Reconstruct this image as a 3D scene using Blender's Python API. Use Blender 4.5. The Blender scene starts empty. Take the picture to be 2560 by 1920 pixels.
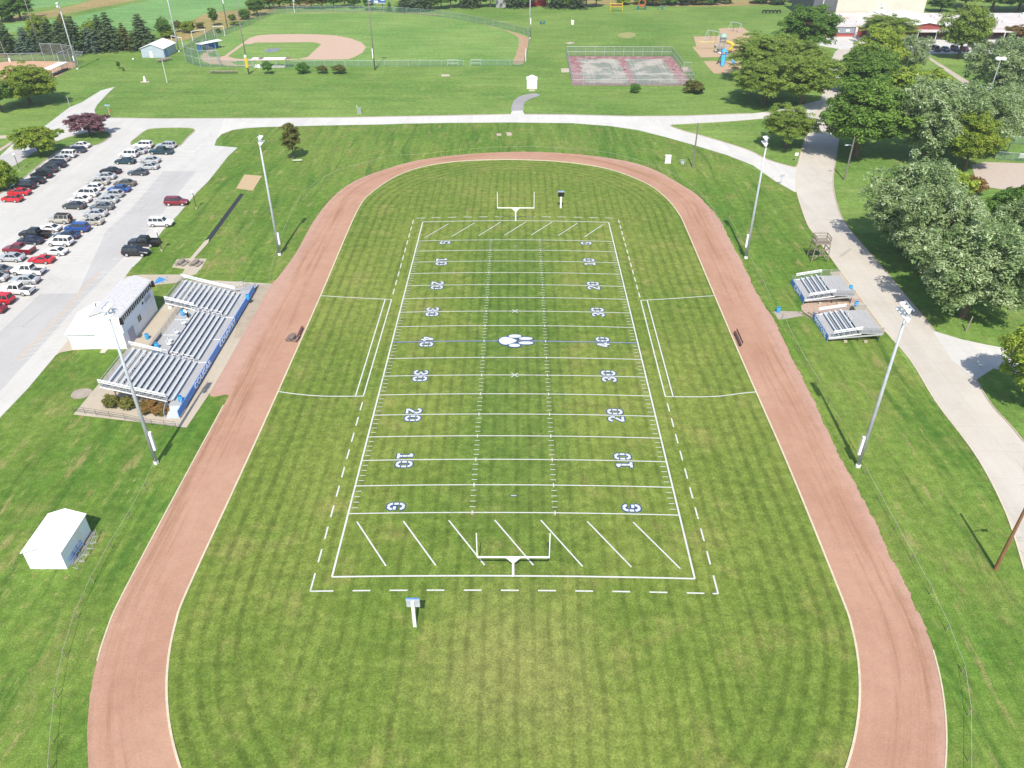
import bpy, math, random
import numpy as np
from mathutils import Vector, Matrix
from mathutils.geometry import tessellate_polygon
S = bpy.context.scene
COL = S.collection
PI = math.pi
# ------------------------------------------------------------------ camera, sky, sun, exposure
CAM = np.array([0.2448, -100.47883, 60.99413]); PITCH = .5968; YAW = -.00658; FPX = 1971.095
cd = bpy.data.cameras.new('camera'); cam = bpy.data.objects.new('camera', cd); COL.objects.link(cam)
cam.location = CAM; cam.rotation_euler = (PI/2-PITCH, 0, -YAW)
cd.sensor_width = 36; cd.lens = 36*FPX/2560; cd.clip_start = 1; cd.clip_end = 4000
S.camera = cam
SUN_EL, SUN_AZ = 52.0, 1.6          # elevation; shadows fall along +y, this many degrees towards +x
W = bpy.data.worlds.new('World'); S.world = W; W.use_nodes = True
sky = W.node_tree.nodes.new('ShaderNodeTexSky'); sky.sky_type = 'NISHITA'; sky.sun_disc = False
sky.sun_elevation = math.radians(SUN_EL); sky.sun_rotation = math.radians(180+SUN_AZ)
bg = W.node_tree.nodes['Background']; bg.inputs[1].default_value = .138
W.node_tree.links.new(sky.outputs[0], bg.inputs[0])
sd = bpy.data.lights.new('sun', 'SUN'); sd.energy = 4.35; sd.angle = math.radians(.5); sd.color = (1, .93, .815)
sun = bpy.data.objects.new('sun', sd); COL.objects.link(sun)
sun.rotation_euler = (math.radians(90-SUN_EL), 0, -math.radians(SUN_AZ)); sun.location = (0, -100, 150)
S.view_settings.view_transform = 'Standard'; S.view_settings.look = 'None'
S.view_settings.exposure = .47; S.view_settings.gamma = 1
# ------------------------------------------------------------------ survey: photo pixel -> ground point
_F = np.array([math.sin(YAW)*math.cos(PITCH), math.cos(YAW)*math.cos(PITCH), -math.sin(PITCH)])
_R = np.array([math.cos(YAW), -math.sin(YAW), 0]); _U = np.cross(_R, _F)
def G(u, v, z=0.):
    d = _F + _R*(u-1280)/FPX + _U*(960-v)/FPX
    p = CAM + d*((z-CAM[2])/d[2]); return (float(p[0]), float(p[1]))
OV = (0, 0, 1.15732); A1 = (0, 0, .23508); A2 = (0, 280, .23508); A3 = (0, 480, .23508); A4 = (140, 640, .27125)
A5 = (440, 0, .23508); A6 = (900, 0, .23508); A7 = (1360, 0, .23508); A8 = (1840, 0, .3255)
B1 = (1800, 240, .34358); B2 = (1840, 540, .3255); B3 = (1000, 440, .28933); B4 = (780, 860, .47016)
B5 = (0, 1000, .34358); B6 = (0, 1350, .34358); B7 = (1800, 1000, .34358); B8 = (1800, 1350, .34358)
C5 = (2040, 0, .23508); C8 = (0, 0, .18083); FU = (0, 0, 1)
def Q(R, pts, z=0.): return [G(R[0]+x*R[2], R[1]+y*R[2], z) for x, y in pts]
def q(R, x, y, z=0.): return G(R[0]+x*R[2], R[1]+y*R[2], z)
def tall(R, x, y, ty):                       # height of an upright thing from the rows of its foot and its top
    b = G(R[0]+x*R[2], R[1]+y*R[2]); tv = R[1]+ty*R[2]; lo, hi = 0, 60
    for _ in range(40):
        m = (lo+hi)/2; d = np.array([b[0], b[1], m])-CAM
        if 960-FPX*(d@_U)/(d@_F) > tv: lo = m
        else: hi = m
    return lo
# ------------------------------------------------------------------ helpers: geometry
def spline(P, n=8, closed=False):
    P = [np.array(p, float) for p in P]; N = len(P); out = []
    for i in range(N if closed else N-1):
        if closed: a, b, c, d = P[i-1], P[i], P[(i+1) % N], P[(i+2) % N]
        else: a, b, c, d = P[max(i-1, 0)], P[i], P[i+1], P[min(i+2, N-1)]
        for k in range(n):
            t = k/n
            out.append(.5*((2*b)+(c-a)*t+(2*a-5*b+4*c-d)*t*t+(3*b-a-3*c+d)*t**3))
    if not closed: out.append(P[-1])
    return [tuple(map(float, p)) for p in out]
class MB:
    def __init__(s): s.v = []; s.f = []
    def add(s, v, f):
        o = len(s.v); s.v += [tuple(p) for p in v]; s.f += [tuple(i+o for i in q_) for q_ in f]; return s
    def box(s, cx, cy, cz, sx, sy, sz, rz=0, tx=1, ty=1):
        c, n = math.cos(rz), math.sin(rz); v = []
        for z, kx, ky in ((-.5, 1, 1), (.5, tx, ty)):
            for x, y in ((-.5, -.5), (.5, -.5), (.5, .5), (-.5, .5)):
                X, Y = x*sx*kx, y*sy*ky; v.append((cx+X*c-Y*n, cy+X*n+Y*c, cz+z*sz))
        return s.add(v, [(3, 2, 1, 0), (4, 5, 6, 7), (0, 1, 5, 4), (1, 2, 6, 5), (2, 3, 7, 6), (3, 0, 4, 7)])
    def span(s, x0, x1, y0, y1, z0, z1): return s.box((x0+x1)/2, (y0+y1)/2, (z0+z1)/2, x1-x0, y1-y0, z1-z0)
    def bar(s, p, q_, w, h=None):
        p, q_ = Vector(p), Vector(q_); d = (q_-p).normalized(); h = h or w
        up = Vector((0, 0, 1)) if abs(d.z) < .95 else Vector((0, 1, 0))
        a = d.cross(up).normalized(); b = a.cross(d)
        v = [e+a*(i*w/2)+b*(j*h/2) for e in (p, q_) for i, j in ((-1, -1), (1, -1), (1, 1), (-1, 1))]
        return s.add(v, [(3, 2, 1, 0), (4, 5, 6, 7), (0, 1, 5, 4), (1, 2, 6, 5), (2, 3, 7, 6), (3, 0, 4, 7)])
    def tube(s, P, r, n=8, cap=True):
        P = [Vector(p) for p in P]; rr = r if isinstance(r, (list, tuple)) else [r]*len(P); rings = []; a = None
        for i, p in enumerate(P):
            d = (P[min(i+1, len(P)-1)]-P[max(i-1, 0)]).normalized()
            if a is None: a = d.cross(Vector((0, 0, 1)) if abs(d.z) < .9 else Vector((1, 0, 0))).normalized()
            a = (a-d*a.dot(d)).normalized(); b = d.cross(a)
            rings.append([p+(a*math.cos(2*PI*k/n)+b*math.sin(2*PI*k/n))*rr[i] for k in range(n)])
        return s.loft(rings, cap)
    def loft(s, rings, cap=True, closed=True):
        n = len(rings[0]); v = [p for r in rings for p in r]; f = []
        for i in range(len(rings)-1):
            for k in range(n if closed else n-1):
                f.append((i*n+k, i*n+(k+1) % n, (i+1)*n+(k+1) % n, (i+1)*n+k))
        if cap: f += [tuple(range(n))[::-1], tuple((len(rings)-1)*n+k for k in range(n))]
        return s.add(v, f)
    def lathe(s, prof, n=16, c=(0, 0, 0)):
        return s.loft([[(c[0]+r*math.cos(2*PI*k/n), c[1]+r*math.sin(2*PI*k/n), c[2]+z) for k in range(n)] for r, z in prof])
    def poly(s, P, z):
        t = tessellate_polygon([[Vector((p[0], p[1], 0)) for p in P]])
        f = []
        for a, b, c in t:
            A, B, C_ = P[a], P[b], P[c]
            f.append((a, b, c) if (B[0]-A[0])*(C_[1]-A[1])-(B[1]-A[1])*(C_[0]-A[0]) > 0 else (a, c, b))
        return s.add([(p[0], p[1], z(p[0], p[1]) if callable(z) else z) for p in P], f)
    def prism(s, P, z0, z1):
        ar = sum(P[i-1][0]*P[i][1]-P[i][0]*P[i-1][1] for i in range(len(P)))
        if ar < 0: P = P[::-1]
        n = len(P); s.poly(P, z1)
        return s.add([(p[0], p[1], z0) for p in P]+[(p[0], p[1], z1) for p in P], [(k, (k+1) % n, n+(k+1) % n, n+k) for k in range(n)])
    def hull(s, faces): # list of quads given as point lists
        for q_ in faces: s.add(q_, [tuple(range(len(q_)))])
        return s
    def ribbon(s, P, w, z, closed=False):          # flat painted strip; z number or function
        P = [Vector((p[0], p[1])) for p in P]; n = len(P); v = []
        for i, p in enumerate(P):
            a = P[i-1] if (closed or i) else P[0]; b = P[(i+1) % n] if (closed or i < n-1) else P[-1]
            d = (b-a).normalized(); m = Vector((-d.y, d.x))*w/2
            for e in (p+m, p-m): v.append((e.x, e.y, z(e.x, e.y) if callable(z) else z))
        f = [(2*i, 2*i+1, 2*((i+1) % n)+1, 2*((i+1) % n)) for i in range(n if closed else n-1)]
        return s.add(v, f)
    def mesh(s, name, m, smooth=False):
        me = bpy.data.meshes.new(name); me.from_pydata(s.v, [], s.f); me.update()
        for x in (m if isinstance(m, (list, tuple)) else [m]): me.materials.append(x)
        if smooth: me.polygons.foreach_set('use_smooth', [True]*len(me.polygons))
        return me
    def build(s, name, m, parent=None, smooth=False): return link(name, s.mesh(name, m, smooth), parent)
def link(name, me, parent=None):
    o = bpy.data.objects.new(name, me); COL.objects.link(o)
    if parent: o.parent = parent
    return o
def tag(o, label=None, cat=None, group=None, kind=None):
    if label: o['label'] = label
    if cat: o['category'] = cat
    if group: o['group'] = group
    if kind: o['kind'] = kind
    return o
def thing(name, label, cat, loc=(0, 0, 0), rz=0, group=None):
    o = bpy.data.objects.new(name, None); COL.objects.link(o); o.empty_display_size = .3
    o.location = loc; o.rotation_euler = (0, 0, rz); return tag(o, label, cat, group)
def struct(name, mb, m): return tag(mb.build(name, m), kind='structure', label=None)
def dup(root, loc, rz=0, label=None, group=None, scale=None):
    def cp(o, par):
        c = o.copy(); COL.objects.link(c)
        if par: c.parent = par
        for ch in list(o.children): cp(ch, c)
        return c
    r = cp(root, None); r.location = loc; r.rotation_euler = (0, 0, rz)
    if scale: r.scale = scale
    return tag(r, label, None, group)
def text_mesh(txt, size, off=.0, ext=.0):
    c = bpy.data.curves.new('t', 'FONT'); c.body = txt; c.size = size; c.offset = off; c.extrude = ext
    o = bpy.data.objects.new('t', c); COL.objects.link(o); dg = bpy.context.evaluated_depsgraph_get()
    me = bpy.data.meshes.new_from_object(o.evaluated_get(dg)); bpy.data.objects.remove(o); return me
# ------------------------------------------------------------------ helpers: materials
def lin(c): return tuple((x/12.92 if x <= .04045 else ((x+.055)/1.055)**2.4) for x in (v/255 for v in c))
KK = 1.62
def D(r, g, b, k=1.): return tuple(min(x/KK*k, .9) for x in lin((r, g, b)))   # albedo that shows as about this colour in the sun
class NT:
    def __init__(s, name):
        s.m = bpy.data.materials.new(name); s.m.use_nodes = True; s.t = s.m.node_tree
        s.b = s.t.nodes['Principled BSDF']; s.out = s.t.nodes['Material Output']
        s.pos = s.n('ShaderNodeNewGeometry').outputs['Position']
    def n(s, ty): return s.t.nodes.new(ty)
    def set(s, sock, v):
        if isinstance(v, bpy.types.NodeSocket): s.t.links.new(v, sock)
        elif isinstance(v, tuple) and len(v) == 3 and sock.type == 'RGBA': sock.default_value = (*v, 1)
        else: sock.default_value = v
    def math(s, op, a, b=0., c=0., clamp=False):
        x = s.n('ShaderNodeMath'); x.operation = op; x.use_clamp = clamp
        for i, v in enumerate((a, b, c)): s.set(x.inputs[i], v)
        return x.outputs[0]
    def vec(s, scale, src=None):
        x = s.n('ShaderNodeVectorMath'); x.operation = 'MULTIPLY'; s.set(x.inputs[0], src or s.pos); x.inputs[1].default_value = scale
        return x.outputs[0]
    def xyz(s):
        x = s.n('ShaderNodeSeparateXYZ'); s.set(x.inputs[0], s.pos); return x.outputs
    def noise(s, scale, det=4., rough=.55, src=None, dist=0.):
        x = s.n('ShaderNodeTexNoise'); x.inputs['Scale'].default_value = scale; x.inputs['Detail'].default_value = det
        x.inputs['Roughness'].default_value = rough; x.inputs['Distortion'].default_value = dist; s.set(x.inputs['Vector'], src or s.pos); return x.outputs['Fac']
    def ramp(s, f, a, b, lo=0., hi=1.):
        x = s.n('ShaderNodeMapRange'); x.interpolation_type = 'SMOOTHSTEP'; s.set(x.inputs[0], f)
        x.inputs[1].default_value = a; x.inputs[2].default_value = b; x.inputs[3].default_value = lo; x.inputs[4].default_value = hi; return x.outputs[0]
    def mix(s, f, a, b, op='MIX'):
        x = s.n('ShaderNodeMix'); x.data_type = 'RGBA'; x.blend_type = op; s.set(x.inputs[0], f); s.set(x.inputs[6], a); s.set(x.inputs[7], b); return x.outputs[2]
    def gain(s, c, f):
        x = s.n('ShaderNodeVectorMath'); x.operation = 'SCALE'; s.set(x.inputs[0], c); s.set(x.inputs['Scale'], f); return x.outputs[0]
    def bump(s, h, st, dist=.05):
        x = s.n('ShaderNodeBump'); x.inputs['Strength'].default_value = st; x.inputs['Distance'].default_value = dist; s.set(x.inputs['Height'], h); s.t.links.new(x.outputs[0], s.b.inputs['Normal'])
    def done(s, col, rough=.8, metal=0., spec=.3, coat=0.):
        s.set(s.b.inputs['Base Color'], col); s.set(s.b.inputs['Roughness'], rough); s.set(s.b.inputs['Metallic'], metal)
        s.b.inputs['Specular IOR Level'].default_value = spec; s.b.inputs['Coat Weight'].default_value = coat; return s.m
def mat(name, c, rough=.75, var=.1, scale=1.5, metal=0., spec=.3, coat=0., c2=None, stretch=(1, 1, 1), det=5.):
    k = NT(name); f = k.noise(scale, det, .6, k.vec(stretch)); f = k.ramp(f, .3, .7)
    lo = tuple(x*(1-var) for x in c); hi = c2 or tuple(min(.95, x*(1+var)) for x in c)
    return k.done(k.mix(f, lo, hi), rough, metal, spec, coat)
def mesh_fabric(name, c, open_=.72):       # chain link: mostly air
    k = NT(name); k.done(c, .6, .3); tr = k.n('ShaderNodeBsdfTransparent'); mx = k.n('ShaderNodeMixShader')
    k.set(mx.inputs[0], k.ramp(k.noise(9, 2), .2, .8, open_-.08, open_+.08)); k.t.links.new(k.b.outputs[0], mx.inputs[1]); k.t.links.new(tr.outputs[0], mx.inputs[2])
    k.t.links.new(mx.outputs[0], k.out.inputs[0]); return k.m
# ------------------------------------------------------------------ materials of the setting
def lawn(name, a, b, dry, kind):
    k = NT(name); X, Y, Z = k.xyz()
    big = k.ramp(k.noise(.03, 5, .62), .34, .66); mid = k.noise(.16, 6, .68); mott = k.noise(.85, 6, .74); tiny = k.noise(6.5, 4, .8)
    col = k.mix(big, a, b)
    col = k.mix(k.ramp(mid, .5, .72, 0., .6), col, dry)
    if kind == 'field':
        ay = k.math('SUBTRACT', k.math('ABSOLUTE', k.math('SUBTRACT', Y, 2.2)), 49.5); ay = k.math('MAXIMUM', ay, 0.)
        r = k.math('SQRT', k.math('ADD', k.math('MULTIPLY', X, X), k.math('MULTIPLY', ay, ay))); xa = k.math('ABSOLUTE', X)
        out = k.ramp(r, 23.5, 25.5)
        wob = k.math('MULTIPLY', k.math('SUBTRACT', k.noise(.11, 3, .5), .5), .8); wob2 = k.math('MULTIPLY', k.math('SUBTRACT', k.noise(.8, 3, .6), .5), .5)
        def wave(c, per, lo, hi): return k.ramp(k.math('SINE', k.math('MULTIPLY', k.math('ADD', k.math('ADD', c, wob), wob2), 2*PI/per)), lo, hi)
        s_in = k.math('MULTIPLY', wave(X, 1.5, .0, 1.), k.math('SUBTRACT', 1., out)); s_out = k.math('MULTIPLY', wave(r, 1.62, -.2, .9), out)
        ln = k.noise(1., 5, .6, k.vec((.5, .06, 1))); lx = k.noise(1., 5, .6, k.vec((.07, .45, 1)))
        v = k.math('ADD', k.math('MULTIPLY', s_in, k.ramp(ln, .34, .62, .1, .25)), k.math('MULTIPLY', s_out, k.ramp(ln, .3, .62, .15, .3)))
        v = k.math('ADD', v, k.math('MULTIPLY', wave(Y, 2.1, .1, 1.), k.ramp(lx, .42, .66, .0, .12)))
        dark = k.math('SUBTRACT', 1.09, v)
        mg = k.math('MULTIPLY', k.ramp(xa, 11., 3.), k.ramp(k.math('ABSOLUTE', Y), 52., 25., 0., .6)); col = k.mix(mg, col, D(94, 130, 54))
        worn = k.ramp(k.math('ADD', k.math('SQRT', k.math('ADD', k.math('MULTIPLY', X, X), k.math('POWER', k.math('ADD', Y, 56.), 2.))), k.math('MULTIPLY', mid, 14.)), 20., 8., 0., .55); col = k.mix(worn, col, D(158, 156, 94))
    else:
        st = k.noise(1., 6, .68, k.vec((.55, .05, 1) if kind == 'bank' else (.05, .3, 1)))
        dark = k.ramp(st, .3, .7, .86, 1.14)
        if kind == 'bank':
            col = k.mix(k.ramp(k.noise(1., 6, .72, k.vec((.6, .13, 1))), .55, .68, 0., .7), col, D(178, 164, 112)); col = k.mix(k.ramp(k.noise(1., 5, .6, k.vec((.4, .035, 1)), 1.), .52, .66, 0., .65), col, D(76, 122, 44))
    if kind != 'field':
        fl = k.math('MULTIPLY', k.ramp(k.noise(1., 5, .82, k.vec((2.2, .8, 1))), .57, .66), k.ramp(k.noise(.055, 4, .6), .42, .6)); col = k.mix(k.math('MULTIPLY', fl, .75 if kind == 'bank' else .3), col, D(188, 172, 124))
    f = k.math('MULTIPLY', dark, k.math('MULTIPLY', k.ramp(mott, .28, .72, .76, 1.24), k.ramp(tiny, .3, .7, .66, 1.34)))
    col = k.gain(k.mix(k.ramp(mott, .45, .75, 0., .22), col, dry), f)
    k.bump(tiny, .5, .08)
    return k.done(col, .9, 0, .12)
M = {}
M['field'] = lawn('field_turf', D(114, 141, 58), D(137, 154, 72), D(164, 160, 94), 'field')
M['lawn'] = lawn('lawn_grass', D(112, 151, 68), D(138, 168, 84), D(158, 172, 98), 'lawn')
M['bank'] = lawn('bank_grass', D(100, 141, 53), D(128, 155, 69), D(154, 155, 90), 'bank')
M['far'] = lawn('far_pasture', D(124, 174, 102), D(140, 184, 112), D(148, 178, 106), 'lawn')
M['meadow'] = lawn('meadow_grass', D(164, 158, 96), D(184, 162, 110), D(196, 172, 130), 'lawn')
M['ball'] = lawn('ballpark_turf', D(122, 164, 80), D(146, 178, 96), D(156, 178, 104), 'lawn')
def track_mat():
    k = NT('red_cinder'); X, Y, Z = k.xyz()
    ay = k.math('MAXIMUM', k.math('SUBTRACT', k.math('ABSOLUTE', k.math('SUBTRACT', Y, 2.2)), 49.5), 0.)
    r = k.math('SQRT', k.math('ADD', k.math('MULTIPLY', X, X), k.math('MULTIPLY', ay, ay))); cv = k.n('ShaderNodeCombineXYZ')
    k.set(cv.inputs[0], k.math('MULTIPLY', r, 1.15)); k.set(cv.inputs[1], k.math('MULTIPLY', Y, .045)); k.set(cv.inputs[2], k.math('MULTIPLY', k.ramp(X, -1, 1), 7.))
    ln = k.noise(1., 6, .66, cv.outputs[0]); big = k.noise(.1, 5, .62); fine = k.noise(5., 5, .8); mott = k.noise(.7, 5, .7)
    col = k.mix(k.ramp(big, .35, .65), D(210, 168, 143), D(201, 157, 133)); col = k.mix(k.math('MULTIPLY', k.ramp(ln, .45, .68, 0., .62), k.ramp(r, 33.2, 36.2)), col, D(166, 124, 96)); col = k.mix(k.ramp(ln, .5, .3, 0., .3), col, D(212, 172, 152))
    col = k.mix(k.math('MULTIPLY', k.ramp(k.math('ADD', r, k.math('MULTIPLY', mott, 1.6)), 38.6, 40.4), .7), col, D(214, 176, 160))
    col = k.gain(col, k.math('MULTIPLY', k.ramp(fine, .25, .75, .87, 1.13), k.ramp(mott, .3, .7, .95, 1.05))); k.bump(fine, .25, .02); return k.done(col, .95, 0, .1)
M['track'] = track_mat()
def concrete(name, a, b, jx=4.5, joint=.86, crack=1.):
    k = NT(name); X, Y, Z = k.xyz(); big = k.ramp(k.noise(.09, 5, .65), .3, .7); col = k.mix(big, a, b)
    st = k.noise(1., 5, .65, k.vec((.5, .05, 1))); col = k.gain(col, k.ramp(st, .3, .7, .955, 1.035)); pt = k.noise(.028, 2, .4); col = k.gain(col, k.ramp(pt, .54, .56, 1., .965))
    fine = k.noise(3., 6, .8); col = k.gain(col, k.math('MULTIPLY', k.ramp(fine, .28, .72, .955, 1.045), k.ramp(k.noise(.35, 6, .75), .52, .72, 1., .93)))
    v = k.n('ShaderNodeTexVoronoi'); v.feature = 'DISTANCE_TO_EDGE'; v.inputs['Scale'].default_value = .13; nz = k.n('ShaderNodeTexNoise'); nz.inputs['Scale'].default_value = .6
    ad = k.n('ShaderNodeVectorMath'); ad.operation = 'MULTIPLY_ADD'; k.set(ad.inputs[0], nz.outputs['Color']); ad.inputs[1].default_value = (3, 3, 0); k.set(ad.inputs[2], k.pos); k.set(v.inputs['Vector'], ad.outputs[0])
    cr = k.math('MULTIPLY', k.ramp(v.outputs['Distance'], .012, .0), k.ramp(k.noise(.08, 3), .52, .62)); col = k.gain(col, k.math('SUBTRACT', 1., k.math('MULTIPLY', cr, .22*crack)))
    if jx:
        for ax in (X, Y):
            fr = k.math('ABSOLUTE', k.math('SUBTRACT', k.math('FRACT', k.math('DIVIDE', ax, jx)), .5)); col = k.gain(col, k.ramp(fr, .488, .5, 1., joint))
    return k.done(col, .85, 0, .25)
M['road'] = concrete('road_concrete', D(222, 213, 200), D(232, 225, 214), 5.)
M['street'] = concrete('street_concrete', D(242, 240, 234), D(233, 231, 226), 6.)
M['lot'] = concrete('lot_concrete', D(233, 231, 226), D(224, 222, 217), 0)
M['asphalt'] = concrete('worn_asphalt', D(215, 214, 212), D(207, 206, 204), 0)
M['pad'] = concrete('pad_concrete', D(222, 212, 192), D(212, 198, 178), 3.)
M['path'] = concrete('path_asphalt', D(186, 184, 186), D(176, 174, 176), 0)
M['clay'] = mat('infield_clay', D(232, 204, 182), .95, .08, .5, c2=D(222, 188, 164))
M['warn'] = mat('warning_track', D(214, 184, 150), .95, .1, .4, c2=D(196, 160, 128))
M['chips'] = mat('wood_chips', D(226, 198, 164), .95, .1, 2., c2=D(210, 178, 144))
M['gravel'] = mat('pale_gravel', D(232, 218, 206), .95, .12, 1.2, c2=D(214, 196, 180))
M['sand'] = mat('pit_sand', D(216, 190, 150), .95, .1, 2.)
M['runway'] = mat('black_runway', D(60, 64, 72), .9, .2, 2.)
M['kerb'] = mat('kerb_concrete', D(236, 224, 196), .85, .1, 2.)
M['kerbg'] = mat('kerb_grey', D(214, 196, 180), .85, .1, 2.)
def worn_paint(name, c, g):
    k = NT(name); f = k.ramp(k.noise(1.4, 6, .75), .54, .72, 0., .75); return k.done(k.mix(k.math('MAXIMUM', f, k.ramp(k.noise(7., 3, .7), .6, .75, 0., .5)), c, g), .8, 0, .15)
M['paint'] = worn_paint('white_line_paint', D(240, 242, 238), D(172, 184, 140))
M['blue_paint'] = worn_paint('blue_line_paint', D(40, 84, 156), D(70, 106, 130))
M['pawfill'] = worn_paint('pale_paw_paint', D(236, 241, 241), D(196, 208, 190))
M['stall'] = mat('stall_paint', D(246, 246, 246), .8, .06, 4.)
M['orange_paint'] = mat('orange_line_paint', D(246, 206, 160), .8, .1, 4.)
M['skyblue_paint'] = mat('bright_blue_paint', D(76, 164, 240), .7, .08, 3.)
# ------------------------------------------------------------------ the ground and the running track
def crown(x, y):                              # the field is crowned so that it drains to both sides
    a = .36*max(0, 1-(x/20.5)**2); e = min(1, max(0, (62-abs(y-2))/14)); b = .09*max(0, min(1, (abs(x)-24)/7))**2
    return .07+a*e+b
gm = MB(); N = 24
for i in range(N+1):
    for j in range(N+1):
        gm.v.append((-900+1800*i/N, -300+1700*j/N, -.02))
gm.f = [(i*(N+1)+j, (i+1)*(N+1)+j, (i+1)*(N+1)+j+1, i*(N+1)+j+1) for i in range(N) for j in range(N)]
struct('ground', gm, M['lawn'])
bot = [(32.3*math.cos(a), -47.3+32.3*math.sin(a)) for a in np.linspace(0, -PI, 25)]
inner = bot[::-1]
INNER = spline([(32.3*math.cos(a), -47.3+32.3*math.sin(a)) for a in np.linspace(-PI, 0, 25)] +
  [(32.7, -28), (32.7, -14), (32.7, 0), (32.8, 15), (33, 44), (32.8, 50.5), (31.7, 58.6), (29, 66.9), (23.7, 74.6), (17.8, 79.2), (9.3, 82.4), (-.5, 83.5), (-9.2, 83), (-16.7, 81.1), (-22.8, 77.2), (-27.3, 71), (-31, 61), (-32.1, 53.2), (-32.2, 38), (-32, 17), (-32, -12), (-32.1, -30)], 6, True)
OUTER = spline([(38.6*math.cos(a)*(1.0 if math.cos(a) < 0 else 1.017), -47.3+38.6*math.sin(a)) for a in np.linspace(-PI, 0, 25)] +
  [(39.5, -36), (39.6, -24), (39.9, -14), (40.2, -3.4), (40.4, 8), (40.1, 17), (40.4, 33), (40.3, 48.6), (38.8, 60), (36.1, 67.5), (32.3, 75.9), (27.7, 81.6), (19.4, 86.3), (9.6, 89), (-.5, 89.6), (-12.8, 87.5), (-23.4, 83), (-31.1, 75.6), (-36.2, 68), (-38.8, 58.3), (-39.9, 47), (-40, 32), (-40.7, 22), (-41.2, 19), (-41.35, 10), (-41.3, 0), (-41.3, -13), (-38.7, -13.6), (-38.5, -16), (-38.6, -30)], 6, True)
def ragged(P, amp, seed):
    rnd = random.Random(seed); out = []; L0 = 0
    for i, p in enumerate(P):
        a = P[i-1]; L = math.hypot(p[0]-a[0], p[1]-a[1]); n = max(1, int(L/.3)); nx, ny = -(p[1]-a[1])/(L or 1), (p[0]-a[0])/(L or 1)
        for k in range(n):
            t = k/n; x, y = a[0]+(p[0]-a[0])*t, a[1]+(p[1]-a[1])*t; u = L0+L*t
            j = amp*(1 if x > 33 and -52 < y < 60 else .2)*(math.sin(u*.31)+.7*math.sin(u*.83+1)+.6*math.sin(u*1.9+2)+.5*math.sin(u*4.7)+rnd.uniform(-1.1, 1.1)); out.append((x+nx*j, y+ny*j))
        L0 += L
    return out
struct('running_track', MB().poly(ragged(OUTER, .085, 3), .02), M['track'])
def rowfill(P, z, step=1.0, nx=40):
    ys = [p[1] for p in P]; y0, y1 = min(ys)+.02, max(ys)-.02; n = int((y1-y0)/step); mb = MB()
    for i in range(n+1):
        y = y0+(y1-y0)*i/n; xs = []
        for a, b in zip(P, P[1:]+P[:1]):
            if (a[1]-y)*(b[1]-y) < 0: xs.append(a[0]+(b[0]-a[0])*(y-a[1])/(b[1]-a[1]))
        xa, xb = (min(xs), max(xs)) if xs else (-.1, .1)
        for j in range(nx+1):
            x = xa+(xb-xa)*j/nx; mb.v.append((x, y, z(x, y)))
    mb.f = [(i*(nx+1)+j, i*(nx+1)+j+1, (i+1)*(nx+1)+j+1, (i+1)*(nx+1)+j) for i in range(n) for j in range(nx)]
    return mb
struct('infield_turf', rowfill(INNER, crown), M['field'])
def kerbline(P, w, z0, z1, closed):
    mb = MB(); n = len(P); rings = []
    for i, p in enumerate(P):
        a = P[i-1] if (closed or i) else P[0]; b = P[(i+1) % n] if (closed or i < n-1) else P[-1]
        d = Vector((b[0]-a[0], b[1]-a[1])).normalized(); m = Vector((-d.y, d.x))*w/2
        rings.append([(p[0]+m.x, p[1]+m.y, z0), (p[0]+m.x, p[1]+m.y, z1), (p[0]-m.x, p[1]-m.y, z1), (p[0]-m.x, p[1]-m.y, z0)])
    if closed: rings.append(rings[0])
    return mb.loft(rings, not closed)
struct('track_kerb', kerbline(INNER, .2, -.02, .2, True), M['kerb'])
OL = [p for p in OUTER if p[0] < -37.5 and p[1] < -14.5]; OL.sort(key=lambda p: p[1])
struct('track_kerb', kerbline(OL[:-1], .14, -.02, .06, False), M['kerb'])
OR_ = [p for p in OUTER if 26 < p[0] and p[1] < -53.5]; OR_.sort(key=lambda p: p[1])
struct('track_kerb', kerbline(OR_, .13, -.02, .07, False), M['kerb'])
# banks beside the track (greener, streaked by the mower)
SUR = Q(FU, [(594, 369), (556, 362), (553, 336), (581, 326), (651, 318), (957, 311), (1276, 306), (1430, 308), (1524, 315), (1665, 343), (1818, 388), (1937, 452), (1996, 482), (2003, 518), (2035, 586), (2100, 677), (2214, 830), (2336, 1000), (2436, 1134), (2508, 1268), (2560, 1423), (2600, 1700), (2600, 2100), (-700, 2100), (-700, 1120), (-60, 1112), (0, 1046), (69, 974), (137, 893), (262, 770), (315, 689), (350, 651), (411, 571), (446, 536), (520, 454), (571, 390)])
struct('grass_surround', MB().poly(SUR, -.008), M['bank'])
# ------------------------------------------------------------------ painted field markings
YD = .9144; HW = 20*YD
def z1(x, y): return crown(x, y)+.018
def z2(x, y): return crown(x, y)+.03
def z3(x, y): return crown(x, y)+.042
def seg(a, b, n=16): return [(a[0]+(b[0]-a[0])*i/n, a[1]+(b[1]-a[1])*i/n) for i in range(n+1)]
wh = MB(); bl = MB()
def stripe(a, b, w=.13, n=16, z=z2): wh.ribbon(seg(a, b, n), w, z)
for i in range(0, 85, 5):
    y = (i-40)*YD
    if i == 40:
        bl.ribbon(seg((-HW, y), (HW, y), 30), .3, z1); stripe((-HW, y), (HW, y), .08, 30); continue
    stripe((-HW, y), (HW, y), .15, 30)
for sx in (-1, 1):
    stripe((sx*HW, -45.72), (sx*HW, 45.72), .2, 60)
    stripe((-HW, sx*45.72), (HW, sx*45.72), .2, 30)
for i in range(0, 81):
    y = (i-40)*YD
    for sx in (-1, 1):
        x = sx*5*YD
        if i % 5: stripe((x-.32, y), (x+.32, y), .09, 1); stripe((sx*(HW-.25), y), (sx*(HW-.9), y), .09, 1)
        else: stripe((x, y-.33), (x, y+.33), .12, 1)
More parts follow.
